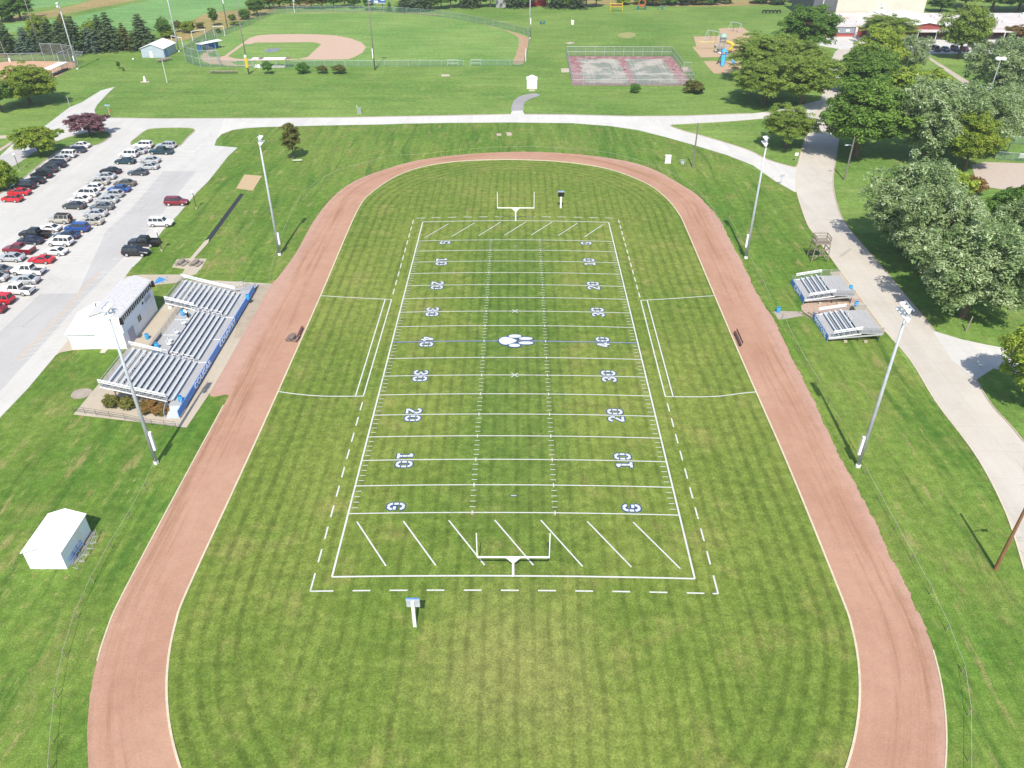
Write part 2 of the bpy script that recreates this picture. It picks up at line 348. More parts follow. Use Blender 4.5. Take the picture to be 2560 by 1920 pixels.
for px in ((745, 1500), (1165, 1500)): pass
for a, b in zip([(240, 952), (487, 953), (728, 952), (972, 952), (1216, 952), (1463, 958), (1706, 958)], [(395, 1192), (659, 1192), (918, 1192), (1177, 1193), (1438, 1198), (1697, 1198), (1957, 1202)]): stripe(q(B4, *a), q(B4, *b), .16, 6)
for a, b in zip([(212, 543), (445, 538), (677, 535), (903, 531), (1133, 530), (1366, 532), (1594, 539)], [(421, 425), (646, 421), (869, 417), (1090, 414), (1313, 416), (1534, 421), (1756, 427)]): stripe(q(B3, *a), q(B3, *b), .16, 6)
nl, nr = G(776, 1480), G(1795, 1486); fl, fr = G(1035, 547), G(1545, 547)
def dashed(a, b, n, duty, w=.17):
    for i in range(n):
        t = (i+.15)/n; stripe((a[0]+(b[0]-a[0])*t, a[1]+(b[1]-a[1])*t), (a[0]+(b[0]-a[0])*(t+duty/n), a[1]+(b[1]-a[1])*(t+duty/n)), w, 2)
dashed(nl, nr, 11, .48); dashed(fl, fr, 13, .55, .2)
dl0, dl1 = q(B4, 275, 290), q(OV, 848, 640); dr0, dr1 = q(B4, 1883, 296), q(OV, 1383, 646)
dashed(nl, dl0, 10, .56); dashed(dl1, fl, 10, .6); dashed(nr, dr0, 10, .56); dashed(dr1, fr, 12, .6)
for p, sx in ((nl, 1), (nr, -1)): stripe(p, (p[0]+sx*.55, p[1]), .17, 1); stripe(p, (p[0], p[1]+.55), .17, 1)
for (a, b, c, d_, e, f_) in ([(600, 848), (640, 853), (700, 857), (785, 857), (846, 648), (693, 641)], [(1632, 849), (1600, 852), (1540, 858), (1437, 858), (1384, 650), (1541, 641)]):
    P = Q(OV, [a, b, c, d_]); wh.ribbon(spline(P, 6), .17, z2); stripe(P[-1], q(OV, *e), .17, 30)
    E0 = q(OV, *e); E1 = q(OV, *f_); stripe(E0, E1, .17, 20)
    s_ = -1 if E0[0] < 0 else 1; stripe((P[-1][0]+s_*1.05, P[-1][1]), (E0[0]+s_*1.05, E0[1]), .17, 30)
for y in (-10*YD, 10*YD):
    for s_ in (-1, 1): stripe((-.45, y-.5*s_), (.45, y+.5*s_), .12, 2)
for y in (-37*YD, 37*YD): stripe((-.3, y), (.3, y), .12, 1); bl.ribbon(seg((-.35, y), (.35, y), 2), .22, z1)
# stencilled numbers: strokes with gaps, each in a blue outline
def arc(cx, cy, rx, ry, a0, a1, n=7): return [(cx+rx*math.cos(math.radians(a0+(a1-a0)*i/n)), cy+ry*math.sin(math.radians(a0+(a1-a0)*i/n))) for i in range(n+1)]
GLY = {'0': [arc(.5, 1.25, .37, .42, 12, 82), arc(.5, 1.25, .37, .42, 98, 168), [(.13, 1.13), (.13, .68)], [(.87, 1.13), (.87, .68)], arc(.5, .55, .37, .42, 192, 262), arc(.5, .55, .37, .42, 278, 348)],
 '1': [[(.22, 1.42), (.5, 1.62)], [(.55, 1.66), (.55, 1.2)], [(.55, 1.08), (.55, .62)], [(.55, .5), (.55, .2)], [(.18, .12), (.5, .12)], [(.6, .12), (.92, .12)]],
 '2': [arc(.5, 1.25, .37, .42, 165, 95), arc(.5, 1.25, .37, .42, 82, -30), [(.72, .9), (.42, .6)], [(.36, .52), (.15, .2)], [(.1, .12), (.46, .12)], [(.56, .12), (.92, .12)]],
 '3': [arc(.5, 1.28, .36, .38, 165, 98), arc(.5, 1.28, .36, .38, 80, -40), [(.4, .9), (.66, .9)], arc(.5, .52, .38, .4, 40, -80), arc(.5, .52, .38, .4, 262, 195)],
 '4': [[(.62, 1.66), (.4, 1.2)], [(.35, 1.1), (.12, .62)], [(.1, .55), (.5, .55)], [(.68, 1.66), (.68, 1.1)], [(.68, .98), (.68, .64)], [(.68, .5), (.68, .1)], [(.78, .55), (1., .55)]],
 'G': [arc(.5, 1.2, .38, .44, 20, 82), arc(.5, 1.2, .38, .44, 98, 172), [(.12, 1.08), (.12, .7)], arc(.5, .55, .38, .44, 188, 262), arc(.5, .55, .38, .44, 278, 350), [(.52, .74), (.9, .74)]]}
def number(txt, side, y, xc):                  # side -1: read from the left bench, +1 from the right
    ux = (1, 0) if side < 0 else (-1, 0); rx = (0, -1) if side < 0 else (0, 1)
    wd = 1.35; n = len(txt)
    for i, ch in enumerate(txt):
        base = (i-(n/2))*wd+.1 if n == 2 else 0
        if n == 2: base += -.12 if i == 0 else .12
        if n == 1: base = (-1.62 if (y < 0) == (side < 0) else .42)
        for st in GLY[ch]:
            P = [(xc+ux[0]*(b-.9)*1.12+rx[0]*(base+a*1.15), y+ux[1]*(b-.9)*1.12+rx[1]*(base+a*1.15)) for a, b in st]
            a, b = Vector(P[0]), Vector(P[1]); e = (a-b).normalized()*.1; c, d = Vector(P[-1]), Vector(P[-2]); g = (c-d).normalized()*.1
            wh.ribbon([tuple(a+e*.45)]+P[1:-1]+[tuple(c+g*.45)], .34, z2); bl.ribbon([tuple(a+e)]+P[1:-1]+[tuple(c+g)], .62, z1)
for s_ in (-1, 1):
    for k, t in enumerate(('10', '20', '30', '40', '30', '20', '10')): number(t, s_, (10*(k+1)-40)*YD, s_*(HW-5.2))
    for yy in (-40, 40): number('G', s_, yy*YD, s_*(HW-5.2))
struct('field_line_paint', wh, M['paint']); struct('blue_outline_paint', bl, M['blue_paint'])
pw = MB(); pb = MB()
def ell(cx, cy, rx, ry, n=26): return [(cx+rx*math.cos(2*PI*i/n), cy+ry*math.sin(2*PI*i/n)) for i in range(n)]
paw = [(-1.36, -.03, .1)]; k0 = q(B3, 1003, 1438)
def pawpt(x, y): p = q(B3, x, y, .3); return p
def blob(P, grow):
    c = Vector((sum(p[0] for p in P)/len(P), sum(p[1] for p in P)/len(P))); return [tuple(c+(Vector(p)-c)*(1+grow/(Vector(p)-c).length)) for p in P]
pads = [Q(B3, [(850, 1432), (868, 1408), (905, 1398), (950, 1404), (985, 1416), (1012, 1430), (1000, 1445), (960, 1460), (915, 1470), (872, 1460)], .3)]
for (x0, x1, ya, yb) in ((934, 1052, 1377, 1411), (1024, 1150, 1400, 1430), (1020, 1156, 1438, 1468), (936, 1042, 1457, 1491)):
    a = q(B3, x0, (ya+yb)/2, .3); b = q(B3, x1, (ya+yb)/2, .3); c = q(B3, (x0+x1)/2, ya, .3); d = q(B3, (x0+x1)/2, yb, .3)
    pads.append(ell((a[0]+b[0])/2, (c[1]+d[1])/2, (b[0]-a[0])/2, (c[1]-d[1])/2))
for i, P in enumerate(pads):
    P = spline(P, 4, True); z = crown(0, 0)+.05+.002*i
    pw.poly(blob(P, -.07), z+.03); pb.poly(blob(P, .11), z)
struct('paw_emblem_paint', pw, M['pawfill']); struct('blue_emblem_paint', pb, M['blue_paint'])
# ------------------------------------------------------------------ roads, lot, paths, islands
M['apron'] = mat('lane_grey', D(206, 206, 208), .9, .05, .2)
Z = [0.0]
def sheet(name, P, z, m, sp=0): return struct(name, MB().poly(spline(P, sp, True) if sp else P, z), m)
def ribbons(name, segs, w, z, m):
    mb = MB()
    for s_ in segs: mb.ribbon(s_, w, z)
    return struct(name, mb, m)
roadL = Q(FU, [(2600, 1700), (2590, 1560), (2560, 1423), (2532, 1330), (2508, 1268), (2473, 1196), (2436, 1134), (2398, 1082), (2336, 1000), (2276, 901), (2214, 830), (2165, 765), (2100, 677), (2065, 628), (2035, 586), (2019, 562), (2003, 518), (1992, 480), (1991, 446), (1996, 415), (2006, 384), (2020, 346), (2032, 305), (2040, 278), (2053, 254), (2058, 221), (2070, 182), (2077, 153), (2087, 130), (2100, 120), (2112, 112), (2040, 104), (2048, 84)])
roadR = Q(FU, [(2200, 82), (2170, 100), (2139, 114), (2126, 127), (2113, 153), (2107, 182), (2103, 221), (2101, 270), (2100, 325), (2097, 351), (2091, 390), (2086, 423), (2083, 453), (2088, 494), (2102, 539), (2126, 577), (2164, 621), (2212, 676), (2257, 731), (2302, 784), (2338, 830), (2440, 949), (2478, 1012), (2523, 1061), (2560, 1106), (2640, 1220), (2760, 1420)])
sheet('road', roadL+roadR, .012, M['road'])
sheet('driveway', Q(FU, [(2330, 826), (2406, 849), (2462, 861), (2520, 872), (2600, 860), (2640, 930), (2540, 935), (2484, 921), (2440, 950), (2380, 900)]), .016, M['street'])
street = Q(FU, [(263, 295), (400, 297), (651, 296), (863, 294), (1135, 289), (1276, 286), (1417, 287), (1571, 291), (1712, 290), (1877, 284), (1937, 277), (2022, 257), (2056, 250), (2044, 300), (2012, 380), (1994, 430), (1993, 482), (1983, 478), (1937, 452), (1882, 413), (1818, 388), (1736, 363), (1665, 343), (1595, 325), (1524, 315), (1430, 308), (1276, 306), (1135, 307), (1017, 309), (957, 311), (793, 314), (651, 318), (616, 320), (581, 325), (553, 336), (540, 350), (536, 364), (300, 364)])
sheet('street', street, .006, M['street'])
lot = Q(FU, [(287, 217), (268, 235), (243, 262), (236, 275), (240, 288), (263, 295), (400, 297.5), (560, 297), (536, 364), (594, 369), (571, 390), (520, 454), (493, 480), (446, 536), (411, 571), (350, 651), (329, 670), (315, 689), (262, 770), (137, 891), (69, 972), (0, 1044), (-60, 1110), (-420, 1110), (-420, 470), (-100, 440), (0, 390), (47, 345), (115, 313), (174, 268), (204, 256), (252, 226)])
sheet('parking_lot', lot, .009, M['lot'])
sheet('driving_lane', Q(FU, [(409, 428), (491, 428), (440, 490), (370, 578), (285, 668), (210, 745), (90, 880), (-30, 1010), (-200, 1010), (0, 830), (100, 735), (195, 733), (263, 581), (330, 520)]), .013, M['asphalt'])
sheet('side_road', Q(FU, [(0, 391), (42, 376), (94, 373), (78, 386), (49, 407), (20, 420), (0, 428)]), .013, M['asphalt'])
sheet('footpath', Q(FU, [(-60, 420), (0, 379), (42, 352), (43, 345), (0, 371), (-60, 405)]), .02, M['kerbg'])
sheet('footpath', Q(FU, [(-40, 340), (0, 339), (47, 337), (40, 344), (0, 347), (-40, 348)]), .02, M['pad'])
isl_m = M['lawn']
def island(P, h=.1, sp=5):
    P = spline(P, sp, True) if sp else P
    struct('grass_island', MB().prism(P, -.02, h), isl_m)
    struct('island_kerb', kerbline(P, .22, -.02, h+.03, True), M['kerbg'])
island(Q(FU, [(275, 334), (272, 345), (249, 360), (223, 366), (180, 366), (140, 381), (100, 412), (60, 445), (20, 472), (-60, 520), (-120, 545), (-120, 500), (-10, 440), (49, 407), (78, 386), (112, 368), (153, 350), (204, 335), (240, 329), (262, 329)]), .1, 3)
island(Q(FU, [(327, 362), (345, 341), (366, 326), (385, 322), (435, 320), (475, 321), (487, 327), (470, 343), (453, 362), (440, 366), (385, 368)]), .1, 4)
island(Q(FU, [(1676, 314), (1712, 311), (1830, 304), (1937, 296), (2030, 301), (2013, 345), (1999, 392), (1991, 416), (1975, 416), (1921, 400), (1877, 378), (1830, 362), (1760, 341), (1708, 327)]), .1, 3)
# dirt edge along the street, kerbs of the main road
ribbons('street_edge', [spline(Q(FU, [(263, 294), (400, 296), (651, 295), (863, 293), (1135, 288), (1276, 285.5), (1417, 286), (1571, 290), (1712, 289), (1877, 283)]), 4)], .5, .01, M['kerbg'])
struct('road_kerb', kerbline(spline(roadL[2:24], 3), .18, -.02, .1, False), M['kerb'])
struct('road_kerb', kerbline(spline(roadR[6:21], 3), .18, -.02, .1, False), M['kerbg'])
struct('road_kerb', kerbline(spline(roadR[21:25], 3), .18, -.02, .1, False), M['kerbg'])
# stalls
st = []
for y in [x for x in np.linspace(280+545, 280+2420, 16)]: pass
RB = [((2140, 538), (2212, 536)), ((2110, 597), (2212, 595)), ((2050, 654), (2212, 653)), ((2000, 711), (2190, 712)), ((1945, 769), (2145, 771)), ((1880, 832), (2110, 834)), ((1800, 893), (2050, 894)), ((1705, 1022), (1905, 1023)), ((1630, 1090), (1885, 1092)), ((1500, 1242), (1760, 1243)), ((1420, 1320), (1690, 1318)), ((1200, 1565), (1500, 1566))]
for a, b in RB: st.append(Q(A2, [a, b]))
st.append(Q(A3, [(1060, 855), (1340, 853)])); st.append(Q(A3, [(840, 460), (890, 462)]))
for y0, xs in ((975, (0, 185)), (1058, (0, 85))): st.append(Q(A2, [(xs[0], y0), (xs[1], y0)]))
for k in range(26):                             # stall lines between the rows of cars
    y = 27+k*2.72
    if k < 26:
        xl = -84.5-(80-y)*-.0; 
        st.append([(-88.6-2.9*0, y), (-77.9, y)])
ribbons('stall_lines', st, .13, .02, M['stall'])
orl = Q(A3, [(1060, 850), (880, 1040), (660, 1290), (470, 1500), (310, 1655), (180, 1790)])
org = [orl, Q(A3, [(480, 795), (540, 797)])]
for k in range(14):
    t = k/13; i = min(int(t*5), 4); u = t*5-i; a = Vector(orl[i]).lerp(Vector(orl[i+1]), u); org.append([tuple(a), (a.x+5.2-.5*t, a.y+2.4)])
ribbons('hatched_lines', org[:2], .16, .022, M['orange_paint']); ribbons('hatched_lines', org[2:], .12, .021, mat('faded_stall_paint', D(242, 234, 224), .8, .08, 3.))
# lawn patches, paths and pads round the grandstand
sheet('bleacher_pad', [(-57.4, -18.2), (-57.2, -11), (-56.9, 9.9), (-56.9, 20.3), (-50.5, 20.3), (-41.2, 19.2), (-41.2, -12.8), (-41.7, -20.9)], .03, M['pad'])
sheet('bleacher_pad', Q(A4, [(1640, 755), (1700, 760), (1985, 262), (1745, 258)]), .036, mat('older_pad_concrete', D(196, 182, 162), .85, .1, .6))
sheet('footpath', Q(A3, [(1335, 900), (1500, 880), (1760, 880), (1930, 880), (1975, 805), (2120, 830), (2090, 870), (1860, 970), (1640, 990), (1290, 1000)]), .026, M['pad'])
sheet('picnic_pad', Q(A3, [(1880, 720), (2020, 705), (2200, 712), (2130, 830), (1960, 820), (1830, 803)]), .034, M['pad'])
sheet('footpath', Q(A3, [(2015, 712), (2060, 712), (2215, 540), (2225, 500), (2180, 520)]), .029, M['pad'])
sheet('garage_apron', Q(FU, [(137, 891), (150, 882), (180, 876), (262, 872), (275, 850), (180, 840)]), .031, M['pad'])
sheet('stone_slab', Q(A4, [(400, 895), (425, 860), (480, 860), (450, 897)]), .034, M['pad'])
sheet('round_slab', spline(Q(A4, [(135, 1290), (175, 1240), (250, 1222), (320, 1228), (335, 1260), (270, 1305), (180, 1318)]), 4, True), .02, mat('old_slab', D(190, 178, 164), .9, .1, 1.))
# painted blue shape and paw spots on the path by the booth
struct('blue_ground_paint', MB().poly(Q((140, 680, .12658), [(1925, 235), (1990, 150), (2040, 100), (2130, 130), (2175, 155), (2080, 195), (1990, 228)]), .042).poly(Q((140, 680, .12658), [(2170, 95), (2212, 95), (2212, 110), (2175, 110)]), .042).poly(Q((140, 680, .12658), [(2175, 160), (2215, 158), (2215, 175), (2180, 175)]), .043).poly(Q((140, 680, .12658), [(2090, 200), (2135, 196), (2130, 212), (2090, 214)]), .044), M['skyblue_paint'])
# long jump
sheet('jump_runway', Q(OV, [(443, 520), (452, 523), (527, 420), (519, 418)]), .02, M['runway'])
sheet('jump_pit', Q(OV, [(510, 407), (528, 377), (566, 380), (546, 412)]), .02, M['sand'])
# visitor side
sheet('visitor_pad', Q(B2, [(720, 430), (800, 425), (880, 520), (1000, 690), (1145, 892), (1050, 892), (830, 600)]), .02, M['pad'])
sheet('gravel_bed', Q(B2, [(500, 690), (520, 675), (700, 640), (850, 600), (900, 600), (960, 660), (940, 640), (700, 900), (640, 830), (560, 770), (505, 725)]), .017, mat('gravel_bed_stones', D(206, 180, 160), .95, .22, 3.))
sheet('brick_strip', Q(B2, [(870, 640), (945, 635), (965, 662), (890, 668)]), .026, mat('faded_brick_paving', D(212, 170, 158), .9, .1, 3.))
sheet('footpath', Q(B2, [(290, 735), (340, 730), (505, 735), (520, 765), (360, 795), (325, 795)]), .015, mat('ramp_concrete', D(196, 184, 172), .9, .1, 1.))
sheet('gravel_yard', Q(B1, [(1830, 500), (1930, 480), (2220, 490), (2500, 500), (2500, 690), (2210, 660), (2050, 680), (1930, 660), (1860, 600)]), .014, M['gravel'])
# asphalt path from the street to the white hut
sheet('footpath', spline(Q(A6, [(1615, 1185), (1618, 1120), (1640, 1065), (1700, 1025), (1790, 1000), (1860, 992), (1915, 1012), (1830, 1045), (1765, 1075), (1740, 1120), (1730, 1180)]), 3, True), .011, M['path'])
sheet('footpath', Q(A6, [(1600, 1215), (1618, 1180), (1730, 1175), (1750, 1220)]), .014, M['street'])
# ball park: turf, clay, warning track
sheet('ballpark_turf', Q(A5, [(110, 660), (260, 712), (800, 720), (1800, 715), (2600, 705), (3700, 700), (3760, 420), (3700, 330), (3300, 230), (2900, 150), (2500, 105), (2000, 85), (1100, 95), (900, 180), (560, 330), (400, 400), (90, 450)]), -.006, M['ball'])
sheet('infield_clay', spline(Q(A5, [(720, 470), (730, 440), (790, 400), (870, 376), (1000, 365), (1250, 362), (1500, 366), (1700, 378), (1850, 405), (1970, 450), (2020, 500), (1985, 560), (1900, 605), (1830, 630), (1650, 634), (1400, 634), (1290, 630), (1400, 605), (1545, 470), (1500, 455), (1450, 448), (1000, 452), (850, 452), (790, 470)]), 1, True), .004, M['clay'])
sheet('base_path', Q(A5, [(700, 462), (740, 462), (550, 598), (640, 625), (1290, 628), (1290, 636), (660, 650), (580, 660), (640, 690), (820, 690), (800, 702), (640, 702), (380, 685), (290, 655), (255, 600), (330, 540), (370, 520), (405, 530), (360, 565), (335, 590), (380, 605), (470, 605), (515, 595)]), .006, M['clay'])
struct('mound_cover', MB().poly(spline(Q(A5, [(935, 540), (960, 525), (1020, 516), (1085, 514), (1112, 522), (1080, 540), (1020, 552), (960, 553)]), 3, True), .02), mat('mound_tarp', D(118, 142, 176), .7, .12, .8, c2=D(176, 170, 178)))
sheet('warning_track', spline(Q(A5, [(1130, 130), (1190, 133), (1900, 130), (2200, 134), (2600, 150), (2900, 175), (3150, 220), (3400, 285), (3560, 350), (3640, 400), (3645, 480), (3610, 590), (3580, 680), (3700, 672), (3725, 560), (3755, 420), (3700, 380), (3560, 335), (3300, 265), (3050, 200), (2700, 145), (2400, 135), (2000, 124), (1200, 126)]), 2, True), .003, M['warn'])
# second ball field at the left
sheet('second_infield', Q(A1, [(-200, 720), (40, 655), (300, 648), (520, 652), (810, 655), (830, 690), (590, 822), (530, 850), (330, 800), (100, 900), (-200, 1000)]), .003, mat('second_clay', D(226, 184, 152), .95, .08, .4))
# court with worn red and grey-green paint
def court_mat():
    k = NT('worn_court'); X, Y, Z = k.xyz(); j = k.math('MULTIPLY', k.math('SUBTRACT', k.noise(.45, 5, .7), .5), 5.)
    def inside(x0, x1, y0, y1):
        dx = k.math('SUBTRACT', k.math('ABSOLUTE', k.math('SUBTRACT', X, (x0+x1)/2)), (x1-x0)/2); dy = k.math('SUBTRACT', k.math('ABSOLUTE', k.math('SUBTRACT', Y, (y0+y1)/2)), (y1-y0)/2)
        return k.ramp(k.math('ADD', k.math('MAXIMUM', dx, dy), j), .5, -.5)
    red = k.mix(k.ramp(k.noise(.5, 6, .72), .46, .64), D(170, 118, 122), D(204, 184, 174)); red = k.mix(k.ramp(Y, 190, 160, 0., .45), red, D(200, 176, 170))
    gr = k.mix(k.ramp(k.noise(.14, 6, .66), .44, .58), D(152, 160, 148), D(206, 200, 188)); gr = k.mix(k.ramp(k.noise(.6, 5, .7), .56, .68, 0., .6), gr, D(222, 212, 196))
    col = k.mix(k.math('MAXIMUM', inside(21.6, 35.4, 157, 192), inside(37.8, 51., 157, 192)), red, gr); return k.done(k.gain(col, k.ramp(k.noise(1.6, 5, .7), .3, .7, .88, 1.1)), .9, 0, .2)
CX0, CX1, CY0, CY1 = 17.7, 54.6, 155.2, 196
sheet('tennis_court', [(CX0-.6, CY0-.6), (CX1+.6, CY0-.6), (CX1+.4, CY1), (CX0+.4, CY1)], .03, court_mat())
cl = []
for x0, x1 in ((23.5, 33.5), (39, 49.4)):
    for x in (x0, x1, x0+1.2, x1-1.2): cl.append([(x, 161.5), (x, 189.5)])
    for y in (161.5, 189.5, 169, 182): cl.append([(x0, y), (x1, y)])
ribbons('court_lines', cl, .12, .048, mat('faded_court_line', D(220, 216, 206), .8, .1, 3.))
sheet('stone_slab', Q(A7, [(178, 728), (268, 726), (272, 768), (185, 772)]), .02, M['pad'])
sheet('stone_slab', Q(A7, [(1460, 715), (1530, 712), (1565, 768), (1470, 772)]), .02, M['pad'])
sheet('stone_slab', Q(A7, [(220, 458), (280, 445), (335, 457), (270, 470)]), .02, M['kerbg'])
sheet('stone_slab', Q(A6, [(862, 792), (950, 790), (955, 812), (866, 815)]), .02, M['pad'])
sheet('stone_slab', Q(A6, [(1797, 955), (1856, 953), (1858, 970), (1798, 971)]), .02, M['pad'])
for P in ([(1450, 1420), (1500, 1418), (1503, 1443), (1458, 1446)], [(1555, 1405), (1605, 1408), (1618, 1440), (1565, 1445)]): sheet('stone_slab', Q(A6, P), .01, M['kerbg'])
# playground wood chips
sheet('playground_chips', Q(A7, [(1578, 500), (1622, 495), (1590, 390), (1895, 380), (1855, 303), (2115, 293), (2195, 352), (2160, 480), (2110, 600), (1670, 612)]), .01, M['chips'])
sheet('playground_chips', Q(A7, [(1695, 652), (2080, 648), (2140, 780), (1805, 782)]), .01, M['chips'])
# meadow strips and pasture towards the top left, bare spots, wild edge behind the park
sheet('meadow', spline(Q(A1, [(1700, 420), (1850, 330), (2000, 250), (2212, 140), (2500, 110), (2900, 60), (3250, 20), (3300, 70), (2900, 150), (2620, 210), (2420, 300), (2250, 340), (2000, 420), (1800, 440)]), 3, True), -.012, M['meadow'])
sheet('pasture', Q(A1, [(700, 200), (1100, 110), (1700, -20), (3400, -80), (3200, 10), (2500, 100), (2212, 140), (1950, 250), (1600, 340), (900, 330), (0, 340), (0, 260), (300, 230)]), -.014, M['far'])
sheet('meadow', spline(Q(A1, [(100, 230), (500, 190), (900, 110), (1300, 30), (1500, -20), (1100, -30), (780, 60), (400, 130), (60, 190)]), 3, True), -.011, M['meadow'])
sheet('pasture', Q(A1, [(300, 100), (800, 40), (1200, -60), (700, -80), (300, 20)]), -.0105, M['far'])
sheet('wild_verge', spline(Q(FU, [(1440, 10), (1560, 12), (1700, 16), (1900, 12), (2020, -6), (2010, -16), (1800, -8), (1600, -6), (1440, -10)]), 3, True), -.012, M['meadow'])
# school forecourt
sheet('school_lot', Q(A8, [(600, 330), (680, 285), (1500, 270), (2400, 270), (2400, 412), (1420, 412), (1000, 370), (800, 378), (640, 350)]), .014, M['street'])
sheet('footpath', Q(A8, [(1425, 415), (1445, 413), (1830, 650), (2212, 760), (2212, 790), (1800, 680)]), .012, M['pad'])
sheet('school_yard', Q(A8, [(1790, 650), (2500, 740), (2500, 960), (2100, 800), (1830, 700)]), .014, M['asphalt'])
sheet('bare_patch', spline(Q(A7, [(780, 380), (850, 345), (960, 350), (960, 390), (870, 405)]), 3, True), -.012, mat('thin_turf', D(172, 172, 112), .95, .1, .5))

# ------------------------------------------------------------------ shared materials of the things
M['white'] = mat('white_painted_wood', (.8, .8, .79), .6, .04, .8)
M['whitemetal'] = mat('white_metal', (.78, .79, .8), .4, .05, 2., spec=.5)
M['siding'] = mat('pale_siding', (.78, .84, .9), .6, .06, 1., stretch=(.2, .2, 6))  # white siding; the blue cast of skylit shade is put into its colour
M['shingle'] = mat('grey_shingles', D(222, 222, 224, 1.1), .9, .1, 2.2, stretch=(1, 1, 3))
M['roofwhite'] = mat('white_roof_metal', (.82, .82, .82), .5, .04, 1.)
M['alu'] = mat('aluminium', D(214, 216, 220), .38, .08, 2., metal=.12, spec=.5)
M['deck'] = mat('aluminium_deck', D(206, 206, 206, 1.02), .5, .08, 1.2, metal=.08, spec=.5, stretch=(4, .3, 1))
M['seat'] = mat('aluminium_seat', D(214, 224, 236, 1.2), .42, .06, 2., metal=.1, spec=.5)
M['riser'] = mat('riser_board', D(210, 200, 202, 1.3), .6, .1, 2.)
M['galv'] = mat('galvanised_steel', D(200, 206, 216, 1.25), .45, .1, 1.5, metal=.1, spec=.5)
M['darksteel'] = mat('dark_steel', (.07, .075, .08), .5, .2, 2., metal=.3)
M['wood'] = mat('weathered_wood', D(172, 160, 146), .85, .2, 3., stretch=(1, 1, .3))
M['darkwood'] = mat('brown_pole_wood', D(156, 116, 84), .85, .25, 2., stretch=(4, 4, .25))
M['greypole'] = mat('grey_pole_wood', D(150, 142, 136), .85, .15, 2., stretch=(4, 4, .25))
M['glass'] = mat('dark_window_glass', (.012, .015, .018), .08, .3, 1., spec=.6)
M['blue'] = mat('royal_blue_board', (.10, .25, .64), .55, .06, 1.)
M['barrel'] = mat('bright_blue_plastic', D(60, 172, 240, 1.3), .4, .08, 2., spec=.5)
M['black'] = mat('black_plastic', (.015, .015, .017), .45, .2, 2.)
M['letter'] = mat('pale_lettering', (.86, .88, .9), .6, .04, 2.)
M['chain'] = mesh_fabric('chain_link', D(150, 158, 160), .74)
M['chaingreen'] = mesh_fabric('green_chain_link', D(132, 168, 150), .62)
M['chaingrey'] = mesh_fabric('weathered_chain_link', D(150, 152, 150), .66)
M['brick'] = mat('red_brick', D(178, 92, 90), .85, .18, 2.5, stretch=(1, 1, 4))
M['flatroof'] = mat('ballasted_roof', D(236, 232, 230, 1.2), .9, .1, .25, c2=D(222, 212, 208, 1.1))
M['beige'] = mat('beige_metal_wall', D(222, 220, 202, 1.12), .6, .04, .4)
M['greywall'] = mat('dark_grey_wall', D(112, 116, 120, 1.), .6, .06, .6)
M['red'] = mat('red_paint', D(200, 60, 60), .6, .1, 2.)
M['yellow'] = mat('yellow_paint', D(246, 214, 70), .5, .08, 2.)
M['orange'] = mat('orange_plastic', D(220, 120, 60), .5, .1, 2.)
M['teal'] = mat('teal_paint', D(50, 130, 150), .5, .1, 2.)
M['tyre'] = mat('tyre_rubber', (.018, .018, .019), .85, .2, 4.)
M['skin'] = mat('skin', (.42, .26, .19), .6, .05, 8.); M['shirt'] = mat('white_cotton', (.75, .75, .76), .85, .05, 8.); M['trousers'] = mat('dark_trousers', (.02, .02, .025), .85, .2, 8.); M['hair'] = mat('brown_hair', (.07, .03, .02), .7, .3, 20.)
# ------------------------------------------------------------------ buildings
def gable(mb, x0, x1, y0, y1, ze, zr, ov=.3, th=.12, axis='y'):
    """two roof slabs over the rectangle, ridge along axis"""
    if axis == 'y':
        xm = (x0+x1)/2; k = (zr-ze)/(xm-x0)
        for s_, xe in ((-1, x0-ov), (1, x1+ov)):
            ze_ = ze-k*ov
            a = [(xe, y0-ov, ze_), (xm, y0-ov, zr), (xm, y1+ov, zr), (xe, y1+ov, ze_)]
            b = [(p[0], p[1], p[2]+th) for p in a]; o = a+b
            mb.add(o, [(0, 1, 2, 3), (7, 6, 5, 4), (0, 4, 5, 1), (1, 5, 6, 2), (2, 6, 7, 3), (3, 7, 4, 0)] if s_ < 0 else [(3, 2, 1, 0), (4, 5, 6, 7), (1, 5, 4, 0), (2, 6, 5, 1), (3, 7, 6, 2), (0, 4, 7, 3)])
    else:
        t = MB(); gable(t, y0, y1, x0, x1, ze, zr, ov, th, 'y'); mb.add([(p[1], p[0], p[2]) for p in t.v], [f[::-1] for f in t.f])
def gwalls(mb, x0, x1, y0, y1, ze, zr, axis='y', z0=0):
    if axis == 'y':
        xm = (x0+x1)/2; v = [(x0, y0, z0), (x1, y0, z0), (x1, y0, ze), (xm, y0, zr), (x0, y0, ze), (x0, y1, z0), (x1, y1, z0), (x1, y1, ze), (xm, y1, zr), (x0, y1, ze)]
        mb.add(v, [(0, 1, 2, 3, 4), (9, 8, 7, 6, 5), (0, 4, 9, 5), (1, 6, 7, 2)])
    else:
        ym = (y0+y1)/2; v = [(x0, y0, z0), (x0, y1, z0), (x0, y1, ze), (x0, ym, zr), (x0, y0, ze), (x1, y0, z0), (x1, y1, z0), (x1, y1, ze), (x1, ym, zr), (x1, y0, ze)]
        mb.add(v, [(4, 3, 2, 1, 0), (5, 6, 7, 8, 9), (0, 5, 9, 4), (1, 2, 7, 6)])
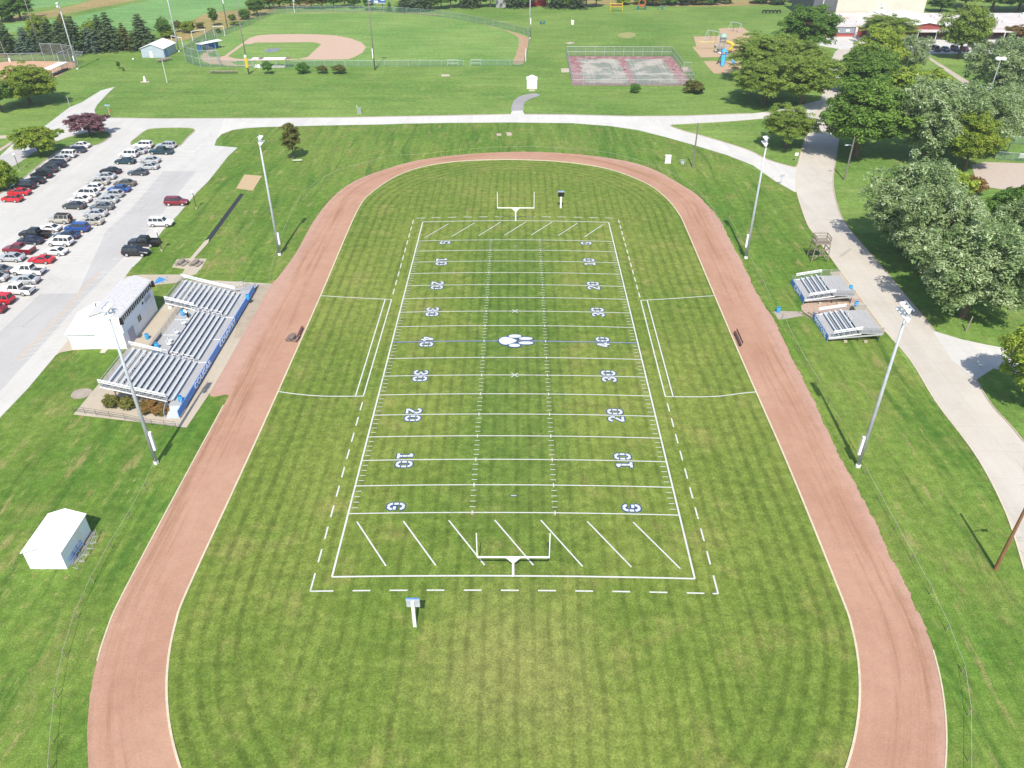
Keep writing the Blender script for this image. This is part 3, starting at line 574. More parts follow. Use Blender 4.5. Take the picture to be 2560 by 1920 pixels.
# white storage shed at the lower left
t = thing('storage_shed', 'white gabled storage shed on the grass outside the track at lower left', 'shed', (-47.5, -42, 0))
w = MB(); gwalls(w, -1.9, 1.9, -2.7, 2.7, 2.35, 3.05); w.build('wall', M['siding'], t)
r = MB(); gable(r, -1.9, 1.9, -2.7, 2.7, 2.4, 3.1, .16, .1); r.build('roof', M['roofwhite'], t)
MB().box(1.915, .6, 1.0, .05, 1.0, 2.0).build('door', M['white'], t)
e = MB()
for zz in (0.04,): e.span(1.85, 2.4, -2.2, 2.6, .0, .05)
e.build('slab', mat('grey_dirt', D(150, 146, 130), .95, .2, 2.), t)  # grey-tan strip along the long wall of the shed
# hurdles leaning along its shady side
for i, y in enumerate((-44.1, -43.2, -42.3, -41.4, -40.6)):
    h = thing('hurdle', 'steel hurdle beside the white shed, number %s counted from its near end' % ('one', 'two', 'three', 'four', 'five')[i], 'hurdle', (-44.7+.12*(i % 2), y, 0), .12*(i-2), 'hurdles by the white shed')
    b = MB(); b.tube([(-.35, -.5, .03), (.3, -.5, .03), (.3, -.5, .85), (.3, .5, .85), (.3, .5, .03), (-.35, .5, .03)], .022, 6); b.build('frame', M['galv'], h)
    MB().box(.3, 0, .9, .03, 1.1, .07).build('crossbar', M['galv'], h)
for i, y in enumerate((-43.6, -42.9, -42.0)):
    h = thing('hurdle', ('blue hurdle folded against the shed wall nearest the camera', 'blue hurdle folded against the middle of the shed wall', 'blue hurdle folded against the shed wall farthest back')[i], 'hurdle', (-45.3, y, 0), .0, 'blue hurdles against the shed')
    b = MB(); b.tube([(0, -.45, .03), (-.18, -.45, .95), (-.18, .45, .95), (0, .45, .03)], .03, 6); b.build('frame', M['blue'], h); MB().bar((-.1, -.5, .6), (-.1, .5, .6), .03, .12).build('crossbar', M['blue'], h)
# press box with garage wing
t = thing('press_box', 'white two-storey press box with grey roof and a strip of dark windows', 'press box', (-59.2, 4, 0))
def L(x): return x+59.2
w = MB(); gwalls(w, L(-61.4), L(-57), -5.6, 5.9, 5.15, 5.95)
for k in range(14): w.span(L(-57)+.0, L(-57)+.012, -5.55, 5.85, .3+k*.27, .33+k*.27)
w.build('wall', M['siding'], t)
r = MB(); gable(r, L(-61.4), L(-57), -5.6, 5.9, 5.22, 6.02, .14, .1); rf = r.build('roof', M['shingle'], t)
MB().span(L(-56.83), L(-56.76), -5.7, 6.0, 5.1, 5.24).build('gutter', M['whitemetal'], rf)
yy = -5.3
for i in range(18):
    y0 = -5.35+i*.62; d = .2 if (i*7) % 5 else .0
    f = MB(); f.span(L(-57)+.005, L(-57)+.05, y0, y0+.5, 3.95, 4.9); f = f.build('window_frame', M['white'], t)
    MB().span(L(-57)+.04, L(-57)+.065, y0+.05, y0+.27, 4.0, 4.85).span(L(-57)+.04, L(-57)+.063, y0+.3, y0+.46, 4.0+.1*(i % 3), 4.85).build('pane', M['glass'], f)
f = MB().span(L(-57)+.0, L(-57)+.05, -.9, .3, 1.5, 2.6).build('window_frame', M['white'], t)
MB().span(L(-57)+.04, L(-57)+.07, -.82, -.34, 1.58, 2.5).span(L(-57)+.04, L(-57)+.07, -.26, .22, 1.58, 2.5).build('pane', mat('window_dusk', D(120, 128, 120), .2, .1), f)
MB().span(L(-57)+.02, L(-57)+.07, -4.6, -2.7, .05, 2.2).build('door', mat('lavender_door', D(206, 206, 226), .5, .05), t)
for nm, y in (('loudspeaker', -5.75), ('loudspeaker', 6.05)): MB().box(L(-56.75), y, 4.6, .55, .55, .9, .4, .7, .7).build(nm, M['black'], t)
MB().span(L(-57)+.02, L(-57)+.06, 2.6, 4.8, 3.0, 3.7).build('lettered_plate', mat('pale_plate', D(214, 220, 232), .6, .08, 8.), t)
MB().span(L(-57)+.02, L(-57)+.08, 1.6, 2.1, 3.3, 3.6).build('vent', M['darksteel'], t)
w = MB(); gwalls(w, L(-65.1), L(-61.42), -5.95, 3.4, 2.55, 3.5, 'x'); w.span(L(-61.42), L(-57.0), -5.95, -5.62, 0, 2.6); w.build('garage_wall', M['white'], t)
r = MB(); gable(r, L(-65.1), L(-61.42), -5.95, 3.4, 2.6, 3.55, .25, .1, 'x'); rf = r.build('garage_roof', M['roofwhite'], t)
d = MB()
for k in range(5): d.span(L(-64.75), L(-62.2), -6.02, -5.94, .05+k*.42, .44+k*.42)
d.build('garage_door', M['siding'], t)
MB().tube([(L(-63.9), 1.2, 3.1), (L(-63.9), 1.2, 3.6), (L(-63.7), 1.2, 3.75)], .07, 8).build('roof_vent', M['darksteel'], t)
MB().tube([(L(-60.8), -5.7, .2), (L(-60.8), -5.7, 2.6)], .05, 6).build('downpipe', M['siding'], t)
# equipment building by the ball park
P = Q(A1, [(1515, 612), (1755, 615), (1900, 550)])
def building(name, label, cat, P, hgt, zr, wm, rm, ov=.35):
    a, b, c = [Vector(p) for p in P]; ux = (b-a); Lx = ux.length; ang = math.atan2(ux.y, ux.x); Ly = (c-b).length
    t = thing(name, label, cat, (a.x, a.y, 0), ang); w = MB(); gwalls(w, 0, Lx, 0, Ly, hgt, zr); w.build('wall', wm, t)
    r = MB(); gable(r, 0, Lx, 0, Ly, hgt+.03, zr+.03, ov, .12); r.build('roof', rm, t); return t, Lx, Ly
t, Lx, Ly = building('equipment_building', 'pale blue gabled building with white roof beside the ball park backstop', 'building', P, 3.0, 4.4, mat('pale_blue_siding', D(206, 222, 236), .6, .05, 1., stretch=(.2, .2, 6)), M['roofwhite'])
MB().span(Lx*.36, Lx*.36+1.0, -.06, .02, 0, 2.1).build('door', M['white'], t); MB().span(Lx*.2, Lx*.2+.5, -.05, .02, .4, 1.).build('meter_box', M['galv'], t)
MB().span(Lx-.02, Lx+.05, 1.2, 2.4, .0, 2.3).build('side_door', M['blue'], t)
# hut with a step by the ball park fence
t = thing('white_hut', 'small white gabled hut on the lawn at the end of the asphalt path', 'hut', (4.7, 151.8, 0))
w = MB(); gwalls(w, -1.55, 1.55, -1.5, 1.7, 2.7, 3.3); w.build('wall', M['white'], t); r = MB(); gable(r, -1.55, 1.55, -1.5, 1.7, 2.73, 3.33, .12, .08); r.build('roof', M['roofwhite'], t)
MB().span(-.15, .25, -1.54, -1.49, 2.35, 2.75).build('vent', M['siding'], t); MB().span(-.8, .0, -1.55, -1.49, 2.0, 2.12).build('sign_strip', M['siding'], t); MB().span(-.9, .7, -2.0, -1.5, 0, .18).build('step', M['pad'], t)
# barrel-roofed shed at the wood's edge
c = q(A6, 1500, 82); s = .9
t = thing('barrel_roof_shed', 'small grey shed with a rounded roof in front of the dark conifers', 'shed', (c[0], c[1], 0)); prof = [(-2.3, 0), (-2.3, 2.4)]+[(-2.3*math.cos(a), 2.4+2.0*math.sin(a)) for a in np.linspace(.3, PI-.3, 7)]+[(2.3, 2.4), (2.3, 0)]
MB().loft([[(x, y, z) for x, z in prof] for y in (0, 4.5)]).build('shell', mat('grey_planks', D(186, 182, 186), .8, .15, 3., stretch=(5, 5, .3)), t)
MB().span(-.8, .8, -.05, .02, .05, 2.).build('door', mat('light_planks', D(200, 196, 196), .8, .1, 3.), t)
c = q(A6, 1880, 70); t = thing('red_shed', 'red shed with a salmon roof half hidden behind the dark hedge', 'shed', (c[0], c[1]+2, 0)); w = MB(); gwalls(w, -4.5, 4.5, 0, 6, 2.6, 4, 'x'); w.build('wall', M['red'], t); r = MB(); gable(r, -4.5, 4.5, 0, 6, 2.65, 4.05, .3, .1, 'x'); r.build('roof', mat('salmon_roof', D(226, 176, 160), .7, .06), t)
# school
t = thing('school_building', 'long low brick school with white flat roofs at the upper right', 'school', (120, 232, 0))
X0, Y0 = 120, 232
MB().span(0, 34, 0, 30, .0, 3.5).build('wall', M['brick'], t); MB().span(-.4, 34, -.4, 30.3, 3.55, 3.9).build('roof', M['flatroof'], t)
pn = MB().span(.6, 11.5, -.12, -.02, 1.3, 3.4).build('window_panel', mat('blue_grey_panel', D(168, 178, 192), .4, .06), t)
for x in (4.2, 8.2): MB().span(x, x+1.4, -.17, -.11, 1.9, 2.7).build('panel_window', M['white'], pn)
for x in (1.9, 3.5, 5.8, 7.4, 9.8): MB().span(x-.04, x+.04, -.16, -.11, 1.3, 3.4).build('mullion', M['galv'], pn)
MB().span(.4, 12, -.1, -.02, .0, .5).build('plinth', mat('pink_plinth', D(214, 130, 120), .8, .08), t)
MB().span(11.7, 12.4, -1.0, -.1, 0, 3.6).build('pillar', M['white'], t); MB().span(16.3, 18, -.1, -.02, .05, 3.2).build('glass_door', mat('pale_glass', D(196, 206, 210), .2, .1), t)
MB().span(34.02, 96, 3, 31, .0, 3.3).build('wall', M['brick'], t); MB().span(34.02, 96, -2, 31, 3.35, 3.7).build('roof', M['flatroof'], t)
MB().span(32, 96, -7.8, -1.9, 3.0, 3.25).build('canopy_roof', M['flatroof'], t)
for x in (33, 40, 47, 57.5, 66, 75, 84): MB().span(x, x+.22, -7.6, -7.38, 0, 3.0).build('canopy_post', M['white'], t)
MB().span(42.2, 43.3, 2.92, 3.02, 0, 2.3).span(43.5, 44.6, 2.92, 3.02, 0, 2.3).build('glass_door', M['glass'], t)
w = MB(); gwalls(w, 31.5, 44.5, -3.5, 24, 4.6, 5.6, z0=3.3); w.build('gable_wall', M['brick'], t)
r = MB(); gable(r, 31.5, 44.5, -3.5, 24, 4.65, 5.7, .7, .15); r.build('gable_roof', M['roofwhite'], t)
rnd = random.Random(5)
for i in range(16):
    x, y = rnd.uniform(2, 92), rnd.uniform(6, 29)
    if 30 < x < 46 and y < 32: continue
    MB().box(x, y, 4.2, rnd.uniform(.8, 2), rnd.uniform(.8, 1.6), .7).build('roof_unit', M['white'], t)
MB().span(9, 15, 16, 19, 3.92, 3.95).build('roof_patch', mat('orange_roof_patch', D(232, 196, 160), .9, .1), t); MB().span(25, 29, 20, 23, 3.92, 3.95).build('roof_patch', mat('buff_roof_patch', D(232, 206, 180), .9, .1), t)
t = thing('gymnasium', 'tall beige windowless hall rising behind the low school roofs', 'hall', (134, 262.8, 0))
MB().span(0, 37, 0, 34, 0, 17).build('wall', M['beige'], t); MB().span(-9.5, -.05, 1, 30, 0, 16.5).build('side_wing', M['greywall'], t); MB().span(-5.6, -5.4, .85, 1.02, 0, 16.5).build('downpipe', M['whitemetal'], t)
MB().box(19, -.5, 6.8, 1.1, .9, 1.4, 0, .7, .7).build('wall_lamp', M['white'], t); r = MB(); gable(r, 16.5, 22.5, -5, 0, 4.2, 5.2, .2, .12); r.build('porch_roof', M['roofwhite'], t)
# ------------------------------------------------------------------ home grandstand
t = thing('home_grandstand', 'aluminium home grandstand in three sections behind a blue lettered front wall', 'grandstand', (-43.1, 0, 0))
def gx(x): return x+43.1
ZD = .95; DX = .735; RZ = .205
deck = MB(); deck.span(gx(-45.1), gx(-43.16), -17.2, 15.0, ZD-.12, ZD); dk = deck.build('walkway', M['deck'], t)
for y in (-7.0, -.7, 5.9): MB().span(gx(-45.05), gx(-43.2), y-.06, y+.06, ZD+.002, ZD+.012).build('joint_strip', M['white'], dk)
def rows(y0, y1, n, i0=0):
    s_ = MB(); tr = MB(); ri = MB()
    for i in range(i0, i0+n):
        x = gx(-44.72-i*DX); z = ZD+RZ*i
        s_.span(x-.14, x+.14, y0, y1, z+.40, z+.45)
        if i > 0: tr.span(x-.02, x+DX-.16, y0, y1, z-.04, z)
        ri.span(x-.17, x-.145, y0, y1, z+.03, z+.17)
        for k in range(int((y1-y0)/1.8)+1):
            y = min(y0+.15+k*1.8, y1-.1); s_.span(x-.03, x+.03, y-.03, y+.03, z, z+.4)
    return s_, tr, ri
SEC = [('near', -16.6, -7.4, 12), ('mid', -6.7, 5.4, 6), ('far', 6.1, 13.4, 12)]
for nm, y0, y1, n in SEC:
    for i in range(n):
        s_, tr, ri = rows(y0, y1, 1, i)
        b = s_.build('bench_seat', M['seat'], t)
        if tr.v: tr.build('tread', M['deck'], b)
    s_, tr, ri = rows(y0, y1, n); ri.build('riser_boards', M['riser'], t)
# aisles: stepped treads between the sections
for y0, y1 in ((-7.4, -6.7), (5.4, 6.1)):
    a = MB()
    for i in range(1, 7): x = gx(-44.72-i*DX); a.span(x-.36, x+.36, y0, y1, ZD+RZ*i-.05, ZD+RZ*i-.008*(i == 6)); a.span(x+.3, x+.64, y0, y1, ZD+RZ*i-.15, ZD+RZ*i-.1)
    a.build('aisle_steps', M['deck'], t)
    hr = MB()
    for xa, xb in ((-45.2, -46.6), (-47.1, -48.0), (-48.6, -49.6)):
        za = ZD+RZ*((-44.72-xa)/DX); zb = ZD+RZ*((-44.72-xb)/DX); ym = (y0+y1)/2
        hr.tube([(gx(xa), ym, za), (gx(xa), ym, za+.95), (gx(xb), ym, zb+.95), (gx(xb), ym, zb)], .035, 6); hr.tube([(gx(xa), ym, za+.5), (gx(xb), ym, zb+.5)], .03, 6)
    hr.build('handrail', M['whitemetal'], t)
zb = ZD+RZ*6+.0
md = MB(); md.span(gx(-51.5), gx(-48.98), -7.4, 6.1, zb-.12, zb); mo = md.build('upper_deck', M['deck'], t)
for y in (-1.5, 3.0): MB().span(gx(-51.4), gx(-49.1), y-.05, y+.05, zb+.002, zb+.012).build('joint_strip', M['white'], mo)
def rail(mb, P, h=1.05, step=1.5, mid=(.5,), r=.025):
    for a, b in zip(P, P[1:]):
        a, b = Vector(a), Vector(b); n = max(1, round((b-a).length/step))
        for k in range(n+1): p = a.lerp(b, k/n); mb.tube([p, p+Vector((0, 0, h))], r, 6)
        for z in (*mid, h): mb.tube([a+Vector((0, 0, z)), b+Vector((0, 0, z))], r, 6)
def panel(P, h, z0=.05):
    mb = MB()
    for a, b in zip(P, P[1:]): mb.add([(a[0], a[1], a[2]+z0), (b[0], b[1], b[2]+z0), (b[0], b[1], b[2]+h), (a[0], a[1], a[2]+h)], [(0, 1, 2, 3)])
    return mb
B_ = -53.4; zt = ZD+RZ*11
for nm, y0, y1 in (('near', -16.7, -7.3), ('far', 6.0, 13.5)):
    P = [(gx(B_), y0, zt), (gx(B_), y1, zt)]; b = MB(); rail(b, P, 1.15, 1.85); g = b.build('back_rail', M['galv'], t); panel(P, 1.12).build('chain_link_panel', M['chain'], g)
    MB().span(gx(-53.6), gx(-52.5), y0, y1, zt-.1, zt-.02).build('top_tread', M['deck'], t)
P = [(gx(-51.5), -7.2, zb), (gx(-51.5), 6.0, zb)]; b = MB(); rail(b, P, 1.1, 1.5); g = b.build('back_rail', M['galv'], t); panel(P, 1.07).build('chain_link_panel', M['chain'], g)
MB().span(gx(-51.56), gx(-51.52), -5.4, -1.6, zb-.1, zb+.55).build('banner', mat('navy_banner', D(60, 70, 110), .7, .5, 3., c2=D(170, 180, 200)), t)
def sloped(y, xa, xb, planks=True, nm='side_rail'):
    za = ZD+RZ*((-44.72-xa)/DX); zc = ZD+RZ*((-44.72-xb)/DX); b = MB()
    b.bar((gx(xa), y, za+1.1), (gx(xb), y, zc+1.1), .06, .2); b.bar((gx(xa), y, za+.78), (gx(xb), y, zc+.78), .06, .12); b.bar((gx(xa), y, za-.02), (gx(xb), y, zc-.02), .06, .16)
    g = b.build(nm, M['whitemetal'], t); p = MB(); n = max(2, round(abs(xb-xa)/1.5))
    for k in range(n+1): x = xa+(xb-xa)*k/n; z = za+(zc-za)*k/n; p.bar((gx(x), y, z-.1), (gx(x), y, z+1.1), .05)
    p.build('rail_posts', M['galv'], g); panel([(gx(xa), y, za), (gx(xb), y, zc)], 1.0).build('chain_link_panel', M['chain'], g)
sloped(-16.75, -45.4, -53.6); sloped(-7.25, -49.2, -53.5); sloped(6.0, -49.2, -53.5); sloped(13.55, -45.4, -53.6)
# front wall with lettering
fw = MB().span(-.1, 0, -19.2, 15.9, .35, 1.38).build('front_wall', M['blue'], t)
for txt, yc, wd in (('COUGAR', -13.1, 6.7), ('COUNTRY', -2.3, 7.6)):
    me = text_mesh(txt, 1.0, .018, .012); co = np.array([v.co for v in me.vertices]); mn, mx = co.min(0), co.max(0)
    for v in me.vertices: x = (v.co.x-mn[0])/(mx[0]-mn[0])*wd; y = (v.co.y-mn[1])/(mx[1]-mn[1])*.78; v.co = (.016+v.co.z, yc+x, .48+y)
    me.materials.append(M['letter']); link('lettering', me, fw)
sr = MB()
for k in range(5): sr.span(gx(-45.0), gx(-43.25), -18.9+k*.36, -18.5+k*.36, .03, .16+k*.16)
sr.build('stairs', M['seat'], t)
sl = MB()
for x in (-45.15, -43.2): sl.tube([(gx(x), -18.9, 0), (gx(x), -18.9, 1.05), (gx(x), -17.2, 1.95), (gx(x), -17.2, .9)], .03, 6); sl.tube([(gx(x), -18.9, .6), (gx(x), -17.2, 1.5)], .025, 6)
sl.build('stair_rail', M['galv'], t)
ra = MB(); ra.span(gx(-45.1), gx(-43.2), 15.02, 18.8, .0, .02); ra.add([(gx(-45.1), 15.02, ZD), (gx(-43.2), 15.02, ZD), (gx(-43.2), 18.9, .06), (gx(-45.1), 18.9, .06)], [(0, 1, 2, 3)]); ra.build('ramp', M['deck'], t)
rr = MB(); rail(rr, [(gx(-45.15), 15.1, ZD), (gx(-45.15), 18.7, .1)], 1., 1.8); rail(rr, [(gx(-43.15), 15.95, ZD-.2), (gx(-43.15), 17.0, .5)], .9, .6); rr.build('ramp_rail', M['galv'], t)
un = MB()
for y in np.arange(-16.4, 13.6, 2.75):
    top = 11 if (y < -7 or y > 6) else 7
    for x_i in (1.5, 4.5, 7.5, 10.):
        if x_i < top: x = gx(-44.72-x_i*DX); un.span(x-.05, x+.05, y-.05, y+.05, .03, ZD+RZ*x_i-.3)
    un.bar((gx(-45), y, ZD-.42), (gx(-44.72-(top-.8)*DX), y, ZD+RZ*(top-.8)-.42), .1, .16)
un.bar((gx(-45.3), -16.4, ZD-.42), (gx(-45.3), 13.9, ZD-.42), .12, .16)
un.build('understructure', M['darksteel'], t)
# access ramp rail behind the far section
t2 = thing('ramp_railing', 'long galvanised ramp with railing behind the far end of the grandstand', 'railing', (-53, 15.2, 0))
P = [(-.3, .6, .3), (7.6, 2.2, .3)]; b = MB(); rail(b, P, 1.05, 1.4); b.build('rails', M['galv'], t2); MB().hull([[(-.3, -.4, .25), (7.6, 1.2, .25), (7.6, 2.1, .25), (-.3, .5, .25)]]).build('ramp_deck', M['deck'], t2); MB().lathe([(.0, 0), (.22, .05), (.22, .35), (0, .5)], 10, (-.3, .6, 1.3)).build('post_lamp', M['white'], t2)
# south path railing
t3 = thing('path_railing', 'dark steel railing along the south edge of the grandstand pad', 'railing', (0, 0, 0)); b = MB(); P = [(*q(A4, x, y), .02) for x, y in ((165, 1440), (270, 1455), (375, 1470), (500, 1490), (640, 1510), (790, 1545), (890, 1562), (1005, 1572), (1110, 1585))]; rail(b, P, .95, 2.4, (.3, .6), .022); b.build('rails', M['darksteel'], t3)
# wheelchair seats on the upper deck (small pedestal seats)
for i, (x, y) in enumerate(((1185, 640), (1120, 725), (1060, 800), (1050, 830))):
    p = q(A4, x, y, zb); c = thing('pedestal_seat', ('white pedestal seat on the upper deck nearest the person', 'white pedestal seat on the upper deck, second from the person', 'white pedestal seat on the upper deck in front of the banner', 'white pedestal seat on the upper deck nearest the tall light pole')[i], 'seat', (p[0], p[1], zb), 0, 'pedestal seats on the upper deck')
    MB().span(-.05, .05, -.05, .05, 0, .42).span(-.22, .22, -.22, .22, 0, .03).build('base', M['galv'], c); MB().span(-.25, .25, -.3, .3, .42, .48).build('seat', M['white'], c); MB().span(-.27, -.22, -.3, .3, .55, .9).build('backrest', M['white'], c)
# ------------------------------------------------------------------ barrels
def barrel_proto():
    t = thing('plastic_barrel', 'bright blue plastic barrel on the grandstand walkway beside the shrubs', 'barrel', (0, 0, 0), 0, 'blue barrels')
    MB().lathe([(0, 0), (.27, 0), (.29, .05), (.3, .28), (.31, .31), (.3, .34), (.3, .58), (.31, .61), (.3, .64), (.29, .86), (.27, .88), (.25, .88), (.25, .78), (0, .78)], 18).build('drum', M['barrel'], t, True)
    MB().lathe([(.245, .80), (.245, .83), (0, .83)], 14).build('inner_disc', mat('dark_barrel_inside', D(40, 100, 150), .6, .1), t); return t  # darker blue disc set just below the drum rim
b0 = barrel_proto(); p = q(A4, 1185, 1340, ZD); b0.location = (-43.75, p[1], ZD)
for lab, loc in (('bright blue barrel at the far end of the grandstand walkway by the blue wall', (*q(A4, 1770, 400, ZD)[:2], ZD)), ('bright blue barrel with lid on the upper deck next to the navy banner', (*q(A4, 935, 850, zb), zb)), ('bright blue barrel on the ground between press box and grandstand', (*q(A4, 845, 765), .03)), ('bright blue barrel beside the person on the upper deck', (*q(A4, 1172, 545, zb), zb)),
   ('bright blue barrel on the deck of the farther visitor stand', (55.0, 15.6, .95)), ('bright blue barrel on the deck of the nearer visitor stand', (54.0, 10.2, .95)), ('bright blue barrel standing alone at the track fence on the visitor side', (*q(B2, 322, 738), 0))):
    dup(b0, loc, 0, lab)
# ------------------------------------------------------------------ visitor stands
def visitor(y0, y1, word, label, lw):
    t = thing('visitor_stand', label, 'bleachers', (46.7, (y0+y1)/2, 0)); h = (y1-y0)/2; zd = .75
    f = MB().span(-.06, 0, -h, h, .0, .98).build('front_wall', M['blue'], t)
    me = text_mesh(word, 1.0, .018, .012); co = np.array([v.co for v in me.vertices]); mn, mx = co.min(0), co.max(0)
    for v in me.vertices: x = (v.co.x-mn[0])/(mx[0]-mn[0])*lw; y = (v.co.y-mn[1])/(mx[1]-mn[1])*.72; v.co = (-.076-v.co.z, lw/2-x+.1, .12+y)
    me.flip_normals(); me.materials.append(M['letter']); link('lettering', me, f)
    fr = MB(); rail(fr, [(-.02, -h, .0), (-.02, h, .0)], 1.55, 1.75, (1.05,), .02); fr.build('front_rail', M['galv'], t)
    MB().span(0, 1.2, -h, h, zd-.12, zd).build('front_deck', M['deck'], t)
    for i in range(4):
        x = 1.5+i*.78; z = zd+.2*i; s_ = MB().span(x-.14, x+.14, -h+.1, h-.1, z+.38, z+.43)
        for k in range(4): yk = -h+.4+k*(2*h-.8)/3; s_.span(x-.03, x+.03, yk-.03, yk+.03, z, z+.38)
        b = s_.build('bench_seat', M['seat'], t); MB().span(x-.3, x+.46, -h+.02, h-.02, z-.04, z).build('tread', M['deck'], b)
    zt = zd+.75; MB().span(4.5, 8.0, -h, h, zt-.1, zt).build('rear_deck', M['deck'], t)
    for s_ in (-1, 1):
        y = s_*h; b = MB(); b.bar((.6, y, zd+1.05), (4.7, y, zt+1.05), .06, .22); b.bar((.6, y, zd+.75), (4.7, y, zt+.75), .05, .1); b.bar((.05, y, .62), (4.7, y, zt-.1), .06, .14)
        g = b.build('side_rail', M['whitemetal'], t); p = MB()
        for k in range(4): u = k/3; p.tube([(.6+4.1*u, y, zd-.2+.75*u), (.6+4.1*u, y, zd+1.05+.75*u)], .022, 6)
        rail(p, [(4.8, y, zt), (7.9, y, zt)], 1.05, 1.5, (), .022); p.build('rail_posts', M['galv'], g); panel([(.6, y, zd), (4.7, y, zt), (7.9, y, zt)], 1.0).build('chain_link_panel', M['chain'], g)
        MB().bar((.05, y, .5), (7.9, y, zt-.18), .1, .22).build('side_beam', M['alu'], g)
    us = MB()
    for x in (1.2, 4.6, 7.6):
        for y in (-h+.3, 0, h-.3): us.span(x-.06, x+.06, y-.06, y+.06, 0, zd-.14+(.6 if x > 4 else 0))
    us.build('understructure', M['darksteel'], t)
    ft = MB()
    for x in (2.6, 5.6):
        for y in (-h-.1, h+.1): ft.span(x-.25, x+.25, y-.15, y+.15, 0, .3)
    ft.build('footings', M['pad'], t)
    hr = MB(); hr.tube([(4.3, -.1, zt-.2), (4.3, -.1, zt+.75), (4.3, .55, zt+.75), (4.3, .55, zt-.2)], .03, 6); hr.tube([(4.3, 1.2, zt-.2), (4.3, 1.2, zt+.75), (4.3, 1.8, zt+.75), (4.3, 1.8, zt-.2)], .03, 6); hr.build('handrail', M['whitemetal'], t)
    return t
visitor(12.7, 19.9, 'CAM', 'small visitor bleacher whose blue front reads CAM', 3.2)
visitor(.8, 7.9, 'VISITOR', 'small visitor bleacher whose blue front reads VISITOR', 5.4)
st = thing('plank_steps', 'brown plank steps between the visitor bleacher and the ramp', 'steps', (45.4, 8.2, 0))
for k in range(5): MB().box(.2+k*.75, .55-k*.12, .04+.05*k, .16, 2.6, .12, .45).build('plank', M['wood'], st)
# wooden filming tower
t = thing('wooden_tower', 'weathered wooden filming tower with railed platform beside the visitor bleachers', 'tower', (54.2, 29.6, 0)); H_ = 3.4
lg = MB()
for x in (-1.25, 1.25):
    for y in (-1.1, 1.1): MB().bar((x*1.15, y*1.15, 0), (x, y, H_), .14).bar((x, y, H_), (x, y, H_+1.1), .1).build('leg', M['wood'], t)
MB().span(-1.35, 1.35, -1.2, 1.2, H_-.12, H_).build('platform', M['wood'], t); rr = MB()
for z in (H_+.55, H_+1.1): 
    for a, b in (((-1.25, -1.1), (1.25, -1.1)), ((1.25, -1.1), (1.25, 1.1)), ((1.25, 1.1), (-1.25, 1.1)), ((-1.25, 1.1), (-1.25, -1.1))): rr.bar((*a, z), (*b, z), .06, .14)
rr.build('guard_rail', M['wood'], t); br = MB()
for y in (-1.2, 1.2): br.bar((-1.4, y, .3), (1.3, y, 2.9), .06, .14); br.bar((1.4, y, .3), (-1.3, y, 2.9), .06, .14)
for z in (1.2, 2.3): br.bar((-1.35, -1.2, z), (1.35, -1.2, z), .06, .14); br.bar((-1.35, 1.2, z), (-1.35, -1.2, z), .06, .14); br.bar((1.35, 1.2, z), (1.35, -1.2, z), .06, .14)
br.build('bracing', M['wood'], t)
# ------------------------------------------------------------------ goals, clocks, light masts
def goalpost(name, lab, y, s_, pos):
    t = thing('goalpost', lab, 'goalpost', (0 if y < 0 else 0, y, 0), 0, 'football goalposts'); W_ = 3.56
    MB().tube([(0, 0, 0), (0, 0, 2.95)], .13, 10).build('base_post', M['white'], t); MB().tube([(-W_, 0, 3.05), (W_, 0, 3.05)], .09, 10).build('crossbar', M['white'], t)
    for x in (-W_, W_): MB().tube([(x, 0, 3.05), (x, 0, 6.3)], .06, 8).build('upright', M['white'], t)
    MB().prism([(0, 0)]*3 and [(-.75, -.03), (.75, -.03), (.75, .03), (-.75, .03)], 2.9, 2.96).add([(-.75, 0.02, 2.98), (.75, .02, 2.98), (.12, .02, 2.25), (-.12, .02, 2.25), (-.75, -.02, 2.98), (.75, -.02, 2.98), (.12, -.02, 2.25), (-.12, -.02, 2.25)], [(0, 1, 2, 3), (7, 6, 5, 4), (0, 3, 7, 4), (1, 5, 6, 2), (2, 6, 7, 3), (0, 4, 5, 1)]).build('gusset', M['white'], t)
goalpost('g', 'white goalpost with forked uprights at the near end zone', -45.65, 1, 0); goalpost('g', 'white goalpost with forked uprights at the far end zone', 45.8, 1, 0)
def clock(c, lab, face):
    t = thing('play_clock', lab, 'play clock', (*c, 0), 0, 'play clocks behind the end zones'); MB().span(-.15, .15, -.17, .13, 0, 3.6 if face > 0 else 2.7).build('post', M['white'], t)
    MB().span(-.62, .62, -.12 if face < 0 else .14, .3, 2.7, 3.65).build('cabinet', M['galv'] if face > 0 else M['black'], t); y = .31 if face > 0 else -.13
    MB().span(-.6, .6, min(y, y+.02*face), max(y, y+.02*face), 2.75, 3.6).build('display', M['glass'], t); MB().span(-.64, .64, .06 if face > 0 else -.14, .32, 3.655, 3.70).build('top_cover', M['galv'], t); MB().span(-.64, .64, .18, .3, 3.71, 3.78).build('top_trim', M['blue'], t)
    MB().lathe([(0, 0), (.55, 0), (.55, .06), (0, .08)], 16).build('footing', mat('bare_earth', D(176, 150, 110), .95, .1), t)
clock(q(OV, 897, 1355), 'white-posted play clock seen from behind below the near end zone', 1); clock(q(OV, 1211, 452), 'white-posted play clock with dark display beside the far goalpost', -1)
